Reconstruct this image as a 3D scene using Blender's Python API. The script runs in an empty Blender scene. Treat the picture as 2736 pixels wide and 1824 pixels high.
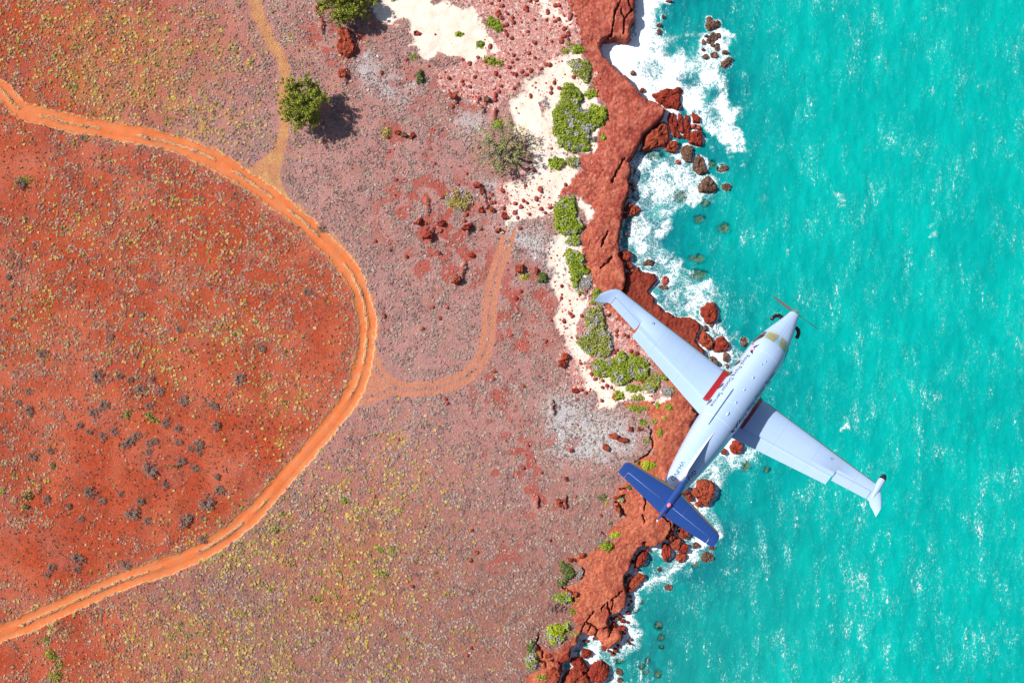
import bpy, bmesh, math, random
import numpy as np
from mathutils import Vector, Matrix
random.seed(7); RNG = np.random.default_rng(11)
C = bpy.context.scene.collection
# ------------------------------------------------------------------ camera, sky, sun
SRC = 15.0            # photograph pixels per metre on the sea surface
FPX = 2128.0          # focal length in photograph pixels
CAMZ = FPX / SRC
cam = bpy.data.cameras.new('camera'); cam.lens = 28.0; cam.sensor_width = 36.0
cam.clip_start = 1.0; cam.clip_end = 3000.0
co = bpy.data.objects.new('camera', cam); C.objects.link(co); co.location = (0, 0, CAMZ)
bpy.context.scene.camera = co
EL = math.radians(40); TS = Vector((-0.927, 0.375, 0)).normalized() * math.cos(EL) + Vector((0, 0, math.sin(EL)))
w = bpy.data.worlds.new('World'); bpy.context.scene.world = w; w.use_nodes = True
nt = w.node_tree; bgn = nt.nodes['Background']; sky = nt.nodes.new('ShaderNodeTexSky')
sky.sky_type = 'NISHITA'; sky.sun_disc = False; sky.sun_elevation = EL
sky.sun_rotation = math.atan2(TS.x, TS.y) % (2 * math.pi)
nt.links.new(sky.outputs[0], bgn.inputs[0]); bgn.inputs[1].default_value = 0.075
sl = bpy.data.lights.new('sun', 'SUN'); sl.energy = 4.8; sl.angle = math.radians(0.53); sl.color = (1.0, 0.965, 0.91)
so = bpy.data.objects.new('sun', sl); C.objects.link(so)
so.rotation_euler = TS.to_track_quat('Z', 'Y').to_euler(); so.location = (-200, 80, 250)
vs = bpy.context.scene.view_settings; vs.view_transform = 'Standard'; vs.look = 'None'; vs.gamma = 1; vs.exposure = 0.42

# ------------------------------------------------------------------ helpers
def K(x0, y0, pts): return [(x0 + u / 3.92, y0 + v / 3.92) for u, v in pts]
K1 = lambda *p: K(1400, 0, p)
K2 = lambda *p: K(1400, 400, p)
K3 = lambda *p: K(1500, 700, p)
K4 = lambda *p: K(1400, 1050, p)
K5 = lambda *p: K(1360, 1424, p)
G1 = lambda *p: K(800, 0, p)
G2 = lambda *p: K(900, 380, p)
G3 = lambda *p: K(0, 100, p)
G4 = lambda *p: K(0, 1000, p)
G5 = lambda *p: K(700, 1250, p)
G7 = lambda *p: K(0, 1424, p)
DP = lambda *p: [(a * 1.16327, b * 1.16327) for a, b in p]
def ell(f, u, v, a, b=None, rot=0.0, n=16, seed=0):
    b = b or a; r = random.Random(int(u * 7 + v * 13 + seed)); out = []
    for i in range(n):
        t = 2 * math.pi * i / n; k = 1 + r.uniform(-.13, .13)
        x, y = a * k * math.cos(t), b * k * math.sin(t)
        out.append((u + x * math.cos(rot) - y * math.sin(rot), v + x * math.sin(rot) + y * math.cos(rot)))
    return f(*out)
LANDZ = 2.2
def wx(px, z=0.0): return (px - 1368.0) / SRC * (CAMZ - z) / CAMZ
def wy(py, z=0.0): return -(py - 912.0) / SRC * (CAMZ - z) / CAMZ
KL = (CAMZ - LANDZ) / CAMZ
def setp(o, label=None, cat=None, group=None, kind=None):
    if label: o['label'] = label
    if cat: o['category'] = cat
    if group: o['group'] = group
    if kind: o['kind'] = kind
    return o
def mesh_np(name, V, F, mat, parent=None, smooth=False, col=None, mats=None):
    """V (n,3) array; F list of arrays (m,k)"""
    me = bpy.data.meshes.new(name)
    V = np.asarray(V, dtype=np.float32)
    if not isinstance(F, list): F = [F]
    F = [np.asarray(f, dtype=np.int32) for f in F if len(f)]
    idx = np.concatenate([f.ravel() for f in F]); cnt = np.concatenate([np.full(len(f), f.shape[1]) for f in F])
    st = np.concatenate([[0], np.cumsum(cnt)[:-1]])
    me.vertices.add(len(V)); me.vertices.foreach_set('co', V.ravel())
    me.loops.add(len(idx)); me.loops.foreach_set('vertex_index', idx)
    me.polygons.add(len(cnt)); me.polygons.foreach_set('loop_start', st.astype(np.int32))
    me.polygons.foreach_set('loop_total', cnt.astype(np.int32))
    me.polygons.foreach_set('use_smooth', np.full(len(cnt), smooth))
    if col:
        for nm, a in col.items():
            at = me.attributes.new(nm, 'FLOAT_COLOR', 'POINT')
            a = np.asarray(a, dtype=np.float32)
            if a.shape[1] == 3: a = np.concatenate([a, np.ones((len(a), 1), np.float32)], 1)
            at.data.foreach_set('color', np.ascontiguousarray(a, dtype=np.float32).ravel())
    me.update(); me.validate()
    me.materials.append(mat)
    o = bpy.data.objects.new(name, me); C.objects.link(o)
    if parent: o.parent = parent
    return o
def empty(name, loc=(0, 0, 0)):
    o = bpy.data.objects.new(name, None); C.objects.link(o); o.location = loc; o.empty_display_size = .3
    return o
# value noise
def _hash(i, j, s):
    h = (i.astype(np.int64) * 374761393 + j.astype(np.int64) * 668265263 + s * 1274126177) & 0x7fffffff
    h = ((h ^ (h >> 13)) * 1103515245 + 12345) & 0x7fffffff
    h = (h ^ (h >> 16)) & 0xffffff
    return h / float(0xffffff)
def vn(x, y, s=0):
    xi = np.floor(x); yi = np.floor(y); fx = x - xi; fy = y - yi
    fx = fx * fx * (3 - 2 * fx); fy = fy * fy * (3 - 2 * fy)
    a = _hash(xi, yi, s); b = _hash(xi + 1, yi, s); c = _hash(xi, yi + 1, s); d = _hash(xi + 1, yi + 1, s)
    return a + (b - a) * fx + (c - a) * fy + (a - b - c + d) * fx * fy
def fbm(x, y, o=3, s=0):
    t = 0; a = .5; n = 0; x, y = x * .88 - y * .47, x * .47 + y * .88
    for k in range(o): t = t + a * vn(x, y, s + k * 17); n += a; a *= .5; x, y = (x * .8 - y * .6) * 2.03 + 5.1, (x * .6 + y * .8) * 2.03 + 1.7
    return t / n
def ss(a, b, x):
    t = np.clip((x - a) / (b - a), 0, 1); return t * t * (3 - 2 * t)
def segd(X, Y, P, closed=False):
    d = np.full(X.shape, 1e9); Q = list(P) + ([P[0]] if closed else [])
    for (x0, y0), (x1, y1) in zip(Q[:-1], Q[1:]):
        dx, dy = x1 - x0, y1 - y0; L = dx * dx + dy * dy + 1e-9
        t = np.clip(((X - x0) * dx + (Y - y0) * dy) / L, 0, 1)
        d = np.minimum(d, (X - x0 - t * dx) ** 2 + (Y - y0 - t * dy) ** 2)
    return np.sqrt(d)
def inside(X, Y, P):
    r = np.zeros(X.shape, bool); n = len(P)
    for i in range(n):
        x0, y0 = P[i]; x1, y1 = P[(i + 1) % n]
        if y0 == y1: continue
        r ^= ((y0 > Y) != (y1 > Y)) & (X < (x1 - x0) * (Y - y0) / (y1 - y0) + x0)
    return r
def sdp(X, Y, P):
    """signed distance in photo px, positive inside; cheap outside the box"""
    P = np.array(P); m = 70
    bx = (X > P[:, 0].min() - m) & (X < P[:, 0].max() + m) & (Y > P[:, 1].min() - m) & (Y < P[:, 1].max() + m)
    out = np.full(X.shape, -70.0)
    if bx.any():
        x, y = X[bx], Y[bx]; Pl = [tuple(p) for p in P]
        d = segd(x, y, Pl, True); out[bx] = np.where(inside(x, y, Pl), d, -d)
    return out
def smooth_line(P, n=6):
    P = [np.array(p, float) for p in P]; P = [2 * P[0] - P[1]] + P + [2 * P[-1] - P[-2]]; out = []
    for i in range(1, len(P) - 2):
        for k in range(n):
            t = k / n; a, b, c, d = P[i - 1:i + 3]
            out.append(tuple(.5 * ((2 * b) + (c - a) * t + (2 * a - 5 * b + 4 * c - d) * t * t + (3 * b - a - 3 * c + d) * t ** 3)))
    out.append(tuple(P[-2])); return out

# ------------------------------------------------------------------ node helpers
def new_mat(name):
    m = bpy.data.materials.new(name); m.use_nodes = True; nt = m.node_tree
    return m, nt, nt.nodes['Principled BSDF']
class N:
    def __init__(s, nt): s.nt = nt; s.tc = None
    def lk(s, a, b): s.nt.links.new(a, b)
    def coord(s):
        if not s.tc: s.tc = s.nt.nodes.new('ShaderNodeTexCoord')
        return s.tc.outputs['Object']
    def geo(s): return s.nt.nodes.new('ShaderNodeNewGeometry').outputs['Position']
    def attr(s, n):
        a = s.nt.nodes.new('ShaderNodeAttribute'); a.attribute_name = n; return a
    def sep(s, c):
        a = s.nt.nodes.new('ShaderNodeSeparateColor'); s.lk(c, a.inputs[0]); return a.outputs
    def sepx(s, c):
        a = s.nt.nodes.new('ShaderNodeSeparateXYZ'); s.lk(c, a.inputs[0]); return a.outputs
    def mapping(s, v, sc=(1, 1, 1), rot=(0, 0, 0)):
        a = s.nt.nodes.new('ShaderNodeMapping'); s.lk(v, a.inputs[0]); a.inputs['Scale'].default_value = sc; a.inputs['Rotation'].default_value = rot
        return a.outputs[0]
    def noise(s, v, scale, det=3, rough=.55, dist=0.0, color=False):
        a = s.nt.nodes.new('ShaderNodeTexNoise'); a.inputs['Scale'].default_value = scale; a.inputs['Detail'].default_value = det
        a.inputs['Roughness'].default_value = rough; a.inputs['Distortion'].default_value = dist; s.lk(v, a.inputs['Vector'])
        return a.outputs['Color' if color else 'Fac']
    def voro(s, v, scale, feat='F1', out='Distance'):
        a = s.nt.nodes.new('ShaderNodeTexVoronoi'); a.feature = feat; a.inputs['Scale'].default_value = scale; s.lk(v, a.inputs['Vector'])
        return a.outputs[out]
    def val(s, x, i):
        if isinstance(x, (int, float)): i.default_value = x
        elif isinstance(x, tuple): i.default_value = (x + (1,)) if len(x) == 3 and len(i.default_value) == 4 else x
        else: s.lk(x, i)
    def m(s, op, a, b=0.0, c=0.0):
        n = s.nt.nodes.new('ShaderNodeMath'); n.operation = op; s.val(a, n.inputs[0]); s.val(b, n.inputs[1]); s.val(c, n.inputs[2]); return n.outputs[0]
    def rng(s, x, a, b, c=0.0, d=1.0, sm=True):
        n = s.nt.nodes.new('ShaderNodeMapRange'); n.interpolation_type = 'SMOOTHSTEP' if sm else 'LINEAR'; s.val(x, n.inputs[0])
        for i, v in enumerate((a, b, c, d)): s.val(v, n.inputs[1 + i])
        return n.outputs[0]
    def mix(s, f, a, b, mode='MIX'):
        n = s.nt.nodes.new('ShaderNodeMix'); n.data_type = 'RGBA'; n.blend_type = mode; s.val(f, n.inputs[0]); s.val(a, n.inputs[6]); s.val(b, n.inputs[7]); return n.outputs[2]
    def bump(s, h, strength=.5, dist=.1, prev=None):
        n = s.nt.nodes.new('ShaderNodeBump'); n.inputs['Strength'].default_value = strength; n.inputs['Distance'].default_value = dist; s.lk(h, n.inputs['Height'])
        if prev: s.lk(prev, n.inputs['Normal'])
        return n.outputs[0]

# ------------------------------------------------------------------ layout outlines (photo pixels)
COAST = (K1((1180, -900), (1180, -60), (1172, 60), (1178, 180), (1140, 250), (1125, 330), (1150, 380), (1090, 420), (1010, 405), (930, 395), (850, 410), (825, 450),
            (822, 500), (850, 560), (900, 600), (945, 640), (985, 710), (1040, 745), (1090, 760), (1125, 820), (1175, 870), (1205, 920),
            (1240, 975), (1300, 1010), (1370, 1035), (1450, 1070), (1515, 1125), (1480, 1190), (1430, 1270), (1370, 1330), (1290, 1380),
            (1245, 1450), (1205, 1560)) +
         K2((1185, 20), (1110, 110), (1140, 150), (1140, 230), (1110, 300), (1115, 380), (1120, 430), (1100, 490), (1075, 560), (1060, 650),
            (1050, 740), (1025, 820), (1020, 900), (1005, 970), (1025, 1050), (1010, 1100), (1060, 1160), (1075, 1250), (1085, 1350),
            (1080, 1440), (1060, 1480)) +
         K3((650, 330), (760, 480), (900, 640), (1050, 800), (1200, 960), (1360, 1100), (1430, 1240), (1420, 1400), (1400, 1560)) +
         K4((1850, 200), (1760, 400), (1680, 640), (1600, 860), (1640, 1020), (1600, 1120), (1560, 1300), (1600, 1420), (1600, 1480)) +
         K5((1690, 60), (1620, 125), (1570, 150), (1490, 185), (1440, 175), (1400, 180), (1350, 230), (1310, 300), (1300, 370),
            (1240, 450), (1225, 520), (1228, 590), (1250, 640), (1258, 720), (1242, 790), (1190, 850), (1130, 870), (1085, 890), (1060, 940),
            (1075, 990), (1065, 1040), (1110, 1035), (1185, 1030), (1215, 1070), (1205, 1150), (1130, 1200), (1050, 1245), (1000, 1215),
            (930, 1150), (900, 1090), (870, 1120), (780, 1080), (735, 1120), (722, 1190), (665, 1225), (650, 1270), (610, 1330),
            (565, 1350), (560, 1420), (560, 1490), (530, 1568), (500, 1800), (300, 3200)))
LAND = COAST + [(-9000, 2300), (-9000, -300)]
LAND[0] = (LAND[0][0], -9000)
LAND[-3] = (LAND[-3][0], 9000); LAND[-2] = (-9000, 9000); LAND[-1] = (-9000, -9000)
LOW = K3((690, 130), (705, 100), (760, 110), (770, 60), (830, 40), (850, 90), (920, 90), (1000, 110), (1030, 190), (990, 240), (935, 300), (975, 330),
         (1000, 360), (1000, 420), (1050, 450), (1080, 500), (1150, 530), (1200, 570), (1300, 575), (1380, 560), (1430, 600),
         (1490, 650), (1480, 710), (1445, 760), (1440, 820), (1470, 870), (1520, 920), (1540, 990), (1500, 1100), (1500, 1400), (1200, 1200), (900, 700), (640, 330))
ROCKZ = (K1((450, -200), (450, 200), (560, 330), (590, 450), (600, 560), (700, 640), (720, 860), (780, 970), (860, 1080), (870, 1250), (800, 1350),
            (770, 1450), (700, 1568)) +
         K2((620, 50), (590, 200), (640, 240), (400, 380), (360, 460), (620, 500), (740, 660), (680, 760), (620, 850), (610, 1000), (590, 1030),
            (640, 1220), (690, 1250), (700, 1400), (690, 1480)) +
         K3((330, 280), (440, 460), (480, 720), (540, 900), (700, 930), (920, 1000), (1120, 1230), (1180, 1350), (1000, 1440), (700, 1500)) +
         K4((1000, 120), (1100, 200), (1250, 200), (1330, 350), (1340, 480), (1340, 620), (1170, 710), (1100, 900), (950, 1050), (930, 1130),
            (1040, 1260), (1000, 1300), (880, 1380), (820, 1450), (930, 1530)) +
         K5((1080, 100), (900, 160), (700, 250), (640, 290), (790, 360), (760, 480), (560, 560), (640, 700), (680, 900), (720, 1000),
            (600, 1170), (480, 1220), (300, 1160), (280, 1260), (350, 1400), (150, 1480), (200, 1568), (200, 2400)) +
         [(2000, 2400), (2000, -200)])
SAND = [K1((300, 560), (600, 560), (700, 700), (720, 860), (860, 1080), (800, 1350), (700, 1568), (300, 1568), (200, 1100)),
        K2((300, 850), (620, 850), (600, 1030), (640, 1220), (700, 1400), (690, 1500), (500, 1500), (420, 1100)),
        G1((850, -900), (850, 0), (690, 60), (750, 130), (900, 230), (1100, 300), (1170, 420), (1150, 520), (1300, 590), (1420, 610), (1500, 560), (1650, 600),
           (1700, 650), (1860, 690), (1900, 600), (2140, 560), (2100, 470), (2000, 400), (1950, 330), (1850, 250), (1900, 150), (1800, 60), (1400, 0), (1300, -900)),
        K1((330, 590), (480, 560), (590, 590), (430, 650), (500, 760), (480, 860), (380, 900), (170, 1100), (220, 1200), (290, 1250), (310, 1450),
           (400, 1568), (640, 1620), (620, 1790), (640, 1820), (420, 1950), (370, 2030), (430, 2060), (330, 2130), (290, 2270), (0, 2330),
           (-150, 2400), (-120, 2150), (-220, 1960), (-40, 1850), (60, 1700), (-20, 1500), (-100, 1300), (-150, 1100), (-60, 950), (0, 830), (200, 750)),
        K2((560, 500), (640, 520), (750, 680), (660, 780), (600, 720), (550, 640)),
        K2((300, 880), (400, 900), (450, 1050), (480, 1230), (500, 1450), (640, 1530), (620, 1640), (400, 1650), (300, 1500), (260, 1300), (180, 1180)),
        K3((60, 330), (340, 330), (300, 440), (230, 520), (150, 720), (170, 900), (300, 1000), (310, 1180), (480, 1200), (700, 1300), (900, 1400),
           (1150, 1300), (1200, 1400), (900, 1480), (600, 1500), (400, 1500), (150, 1150), (0, 900), (-60, 600)),
        K1((100, 60), (200, 20), (360, 0), (330, 120), (420, 170), (440, 300), (330, 290), (230, 170), (200, 110))]
PINK = [G1((1480, -100), (2350, -100), (2350, 900), (2050, 1150), (1650, 1000), (1350, 720), (1700, 640), (2100, 480), (1900, 200)),
        K3((330, 280), (500, 560), (700, 800), (1100, 1250), (700, 1300), (300, 1250), (150, 700)),
        K1((-250, -100), (500, -100), (480, 260), (580, 420), (420, 560), (200, 740), (0, 830), (-150, 900), (-200, 600), (-100, 300)),
        K3((300, 450), (450, 440), (700, 700), (1100, 1220), (1000, 1400), (700, 1290), (560, 950), (540, 860)),
        K2((0, 200), (300, 560), (290, 700), (0, 760), (-350, 700), (-300, 400)),
        K3((-20, 300), (140, 500), (200, 740), (100, 1000), (400, 1300), (200, 1400), (-50, 1100))]
ASH = [K4((250, 60), (500, 0), (900, 180), (1050, 300), (1250, 500), (1100, 640), (900, 700), (500, 760), (200, 600)),
       K2((-280, 780), (150, 820), (420, 920), (440, 1100), (470, 1350), (300, 1400), (100, 1150), (-150, 1000)),
       G1((560, 620), (760, 560), (950, 850), (1250, 950), (1100, 1050), (900, 1050), (700, 900)),
       G1((1650, 1270), (1800, 1160), (1950, 1250), (1900, 1350), (1720, 1380)),
       G2((1500, 420), (1750, 440), (1850, 700), (1700, 640))]
TRACK = smooth_line(DP((-60, 150), (0, 205), (40, 245), (100, 268), (200, 290), (300, 308), (400, 330), (470, 355), (540, 395), (600, 435), (660, 480),
                       (720, 530), (780, 590), (820, 650), (840, 720), (842, 780), (830, 850), (805, 910), (770, 960), (720, 1020),
                       (650, 1100), (590, 1170), (520, 1230), (440, 1275), (350, 1310), (250, 1345), (150, 1390), (60, 1430), (-60, 1478)), 4)
BR1 = smooth_line(DP((570, -60), (583, 0), (600, 50), (625, 100), (650, 140), (657, 190), (650, 240), (655, 290), (640, 345), (615, 385), (585, 420)), 4)
BR1B = smooth_line(DP((655, 290), (648, 340), (625, 400), (640, 440)), 4)
BR2 = smooth_line(DP((842, 780), (862, 845), (900, 885), (960, 893), (1020, 885), (1075, 860), (1110, 815), (1122, 760), (1125, 700), (1135, 640), (1155, 580), (1168, 540), (1178, 490)), 4)
BR2B = smooth_line(DP((815, 920), (860, 905), (900, 890)), 4)
CRACKS = [K1((1020, -10), (985, 60), (960, 120), (940, 240), (920, 360), (850, 395)), K1((1100, 0), (1130, 110), (1060, 190), (1050, 280), (1040, 350)),
          K2((1060, 80), (1030, 130), (990, 210), (920, 340)), K1((1160, 60), (1130, 110)), K1((1020, 110), (1060, 200)),
          K4((1450, 1290), (1540, 1360), (1545, 1440), (1500, 1520), (1470, 1568)), K4((1250, 1100), (1280, 1130), (1265, 1220)),
          K4((1245, 1280), (1262, 1350)), K4((1545, 1440), (1600, 1490)), K4((1330, 460), (1350, 540), (1310, 640), (1240, 670), (1170, 710)),
          K4((960, 1130), (1020, 1190), (1040, 1260), (1010, 1290)), K4((1000, 1000), (1080, 1010)), K4((820, 1450), (860, 1490)),
          K4((1780, 140), (1860, 240)), K4((1300, 350), (1340, 400), (1320, 470)),
          K5((890, 830), (810, 930), (760, 1000), (770, 1080)), K5((820, 930), (860, 960), (900, 990), (930, 1030), (890, 1090)),
          K5((1040, 720), (1045, 800), (1070, 850), (1060, 990), (930, 1030)), K5((1060, 990), (1090, 1040), (1050, 1090)),
          K5((860, 970), (840, 1030)), K5((1100, 690), (1080, 800)), K5((1010, 740), (970, 810)), K5((1060, 700), (1100, 680), (1190, 620)),
          K5((560, 560), (690, 640), (680, 700)), K5((770, 360), (800, 400), (760, 470)), K5((1400, 110), (1440, 100), (1410, 150)),
          K3((860, 300), (850, 370), (900, 420), (960, 450)), K3((1000, 500), (1090, 560), (1110, 640)), K3((1310, 700), (1320, 740)),
          K5((310, 1050), (290, 1160), (360, 1250), (350, 1300)), K5((300, 1340), (380, 1350), (390, 1400)), K5((440, 1340), (540, 1360)),
          K2((880, 860), (840, 940), (810, 1010)), K2((930, 1120), (870, 1180), (800, 1240))]
LEDGE = [  # inland rock steps: (line, strength)
         G1((530, 340), (570, 430), (600, 500), (580, 590)), G1((500, 750), (520, 790), (500, 835)), G1((190, 90), (210, 170), (270, 260), (250, 310)),
         G1((1640, 1000), (1660, 1040), (1640, 1060)), G1((1870, 1080), (1930, 1150)), G1((2060, 1160), (2050, 1240)),
         G2((960, 610), (975, 710)), G2((1350, 1290), (1330, 1380), (1300, 1440), (1260, 1480)), G2((1010, 930), (1000, 1010)),
         G2((1550, 590), (1590, 650), (1570, 690), (1500, 695)), G2((1410, 870), (1380, 930)), G2((890, 820), (890, 850)),
         K4((300, 100), (320, 180)), K4((440, 1110), (445, 1160)), K4((150, 1120), (150, 1150))]

def f_land(PX, PY):
    w1 = (fbm(PX / 14, PY / 14, 3, 3) - .5) * 9; w2 = (fbm(PX / 14, PY / 14, 3, 9) - .5) * 9
    near = (PX > 1350) & (PX < 2000)
    d = np.where(PX < 1500, 70., -70.)
    X, Y = PX[near] + w1[near], PY[near] + w2[near]
    dd = segd(X, Y, COAST); ins = inside(X, Y, LAND); d[near] = np.where(ins, dd, -dd)
    return d
def maxsd(X, Y, L):
    d = np.full(X.shape, -70.)
    for P in L: d = np.maximum(d, sdp(X, Y, P))
    return d
def blob(X, Y, L):
    o = np.zeros(X.shape)
    for x, y, rx, ry, a in L: o = np.maximum(o, a * np.exp(-(((X - x) / rx) ** 2 + ((Y - y) / ry) ** 2)))
    return o
def zones(PX, PY, land=None):
    """dictionary of 0..1 zone masks at photo-pixel positions"""
    Z = {}
    wX = PX + (fbm(PX / 40, PY / 40, 3, 21) - .5) * 60; wY = PY + (fbm(PX / 40, PY / 40, 3, 33) - .5) * 60
    if land is None: land = f_land(PX, PY)
    Z['land'] = land
    near = PX > 780
    def on(fn, X, Y, dflt):
        o = np.full(PX.shape, dflt); o[near] = fn(X[near], Y[near]); return o
    rk = on(lambda a, b: maxsd(a, b, [ROCKZ]), PX + (wX - PX) * .5, PY + (wY - PY) * .5, -70.)
    Z['rock'] = np.where(land < 14, 1.0, ss(-6, 8, rk))
    Z['sand'] = on(lambda a, b: ss(-9, 14, maxsd(a, b, SAND)), wX, wY, 0.)
    Z['pink'] = on(lambda a, b: ss(-25, 30, maxsd(a, b, PINK)), wX, wY, 0.)
    Z['ash'] = on(lambda a, b: ss(-40, 40, maxsd(a, b, ASH)), wX, wY, 0.)
    # tracks
    wt = (fbm(PX / 30, PY / 30, 2, 44) - .5) * 5
    d = segd(PX + wt, PY - wt, TRACK); d2 = np.minimum(segd(PX + wt, PY - wt, BR1), segd(PX + wt, PY - wt, BR1B) + 4); d3 = np.minimum(segd(PX, PY + wt, BR2), segd(PX, PY, BR2B))
    e = (fbm(PX / 7, PY / 7, 2, 5) - .5) * 9
    strip = ss(5.5, 2.0, d + e * .55) * ss(.38, .56, fbm(PX / 60, PY / 60, 2, 71))
    Z['d1'], Z['d2'], Z['d3'] = d, d2, d3
    wd = (fbm(PX / 45, PY / 45, 2, 73) - .5) * 9
    Z['track'] = np.clip(ss(28, 18, d + e + wd) - strip * .8, 0, 1)
    Z['strip'] = strip * ss(22, 19, d)
    junction = maxsd(PX + e, PY, [DP((520, 378), (575, 385), (632, 345), (652, 360), (642, 400), (655, 440), (690, 490), (600, 430)), DP((845, 800), (868, 862), (900, 885), (850, 908), (825, 900))])
    Z['br'] = np.maximum(np.maximum(ss(25, 6, d2 + e * 1.4) * (.55 + .5 * fbm(PX / 16, PY / 16, 2, 74)), np.maximum(ss(13, 4, np.abs(d3 - 12) * 1.2 + e * .6), ss(28, 14, d3 + e) * .42) * ss(560, 660, PY)), ss(-8, 8, junction))
    Z['br'] = np.maximum(Z['br'], ss(46, 22, d + e) * ss(.40, .62, fbm(PX / 38, PY / 38, 3, 75)) * .75 * ss(350, 620, PX) * ss(1200, 1000, PY))
    # which side of the main track: inside the loop = red soil
    loop = inside(PX, PY, [tuple(p) for p in TRACK])
    dl = np.where(loop, d, -d)
    red = ss(-30, 60, dl) * 1.0
    red = np.maximum(red, ss(900, 250, np.abs(PY - 120) * .6 + PX) * .95); red = np.maximum(red, ss(700, 250, PX) * ss(1450, 1650, PY) * .95)
    red = np.maximum(red, ss(1000, 300, PX + (1824 - PY) * .5) * .75)
    red = np.maximum(red, blob(PX, PY, [(300, 150, 350, 200, .55), (900, 1500, 260, 300, .55), (350, 1750, 350, 200, .7)]))
    Z['red'] = np.clip(red + (fbm(PX / 70, PY / 70, 3, 81) - .5) * .5, 0, 1)
    bare = blob(wX, wY, [(430, 1250, 330, 210, 1.), (700, 1150, 200, 200, .75), (150, 1480, 240, 120, .8), (40, 450, 120, 130, .85), (850, 900, 80, 190, .75), (550, 980, 200, 110, .7),
                         (250, 780, 60, 30, .7), (290, 1180, 260, 90, .8), (80, 1750, 100, 90, .6), (205, 1720, 26, 140, .75), (900, 640, 90, 120, .5), (600, 560, 120, 60, .4)]) * np.maximum(ss(-20, 20, dl), PY > 1500)
    Z['bare'] = np.clip(bare + (fbm(PX / 34, PY / 34, 3, 91) - .5) * .55, 0, 1)
    yel = blob(PX, PY, [(330, 170, 330, 170, 1.), (560, 320, 170, 120, .7), (150, 40, 200, 60, .6), (950, 1500, 200, 240, 1.), (700, 1480, 200, 150, .9), (600, 1720, 320, 170, .95), (1080, 1300, 130, 130, .6),
                        (520, 640, 200, 150, .35), (280, 620, 260, 120, .35), (620, 900, 180, 140, .5), (430, 960, 120, 120, .55), (100, 850, 90, 120, .5), (1000, 1720, 200, 120, .6), (740, 1060, 130, 90, .6), (80, 1300, 90, 70, .5), (130, 1640, 130, 60, .6), (760, 1180, 60, 60, .5), (1060, 1180, 60, 50, .6)]) * (.75 + .5 * ss(.35, .6, fbm(PX / 30, PY / 30, 2, 103)))
    Z['yel'] = np.clip(yel * (.45 + 1.1 * fbm(PX / 45, PY / 45, 3, 101)) , 0, 1)
    red_out = fbm(PX / 26 + 7, PY / 26, 3, 111)
    rr = blob(PX, PY, [(900, 100, 130, 120, .7), (1100, 370, 150, 110, .6), (1150, 580, 160, 130, 1.), (1200, 700, 150, 90, .9), (1380, 1230, 120, 120, .7), (1430, 1330, 100, 70, .7), (1400, 840, 110, 160, .8), (1320, 1060, 110, 160, .6), (1080, 240, 160, 120, .5),
                        (1500, 1180, 90, 50, .6), (1020, 850, 120, 100, .4), (860, 60, 60, 60, .5), (1250, 230, 120, 100, .7), (1350, 1480, 120, 100, .5)])
    Z['rub'] = np.clip(ss(.44, .62, red_out) * rr * 1.4, 0, 1)
    return Z

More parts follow.
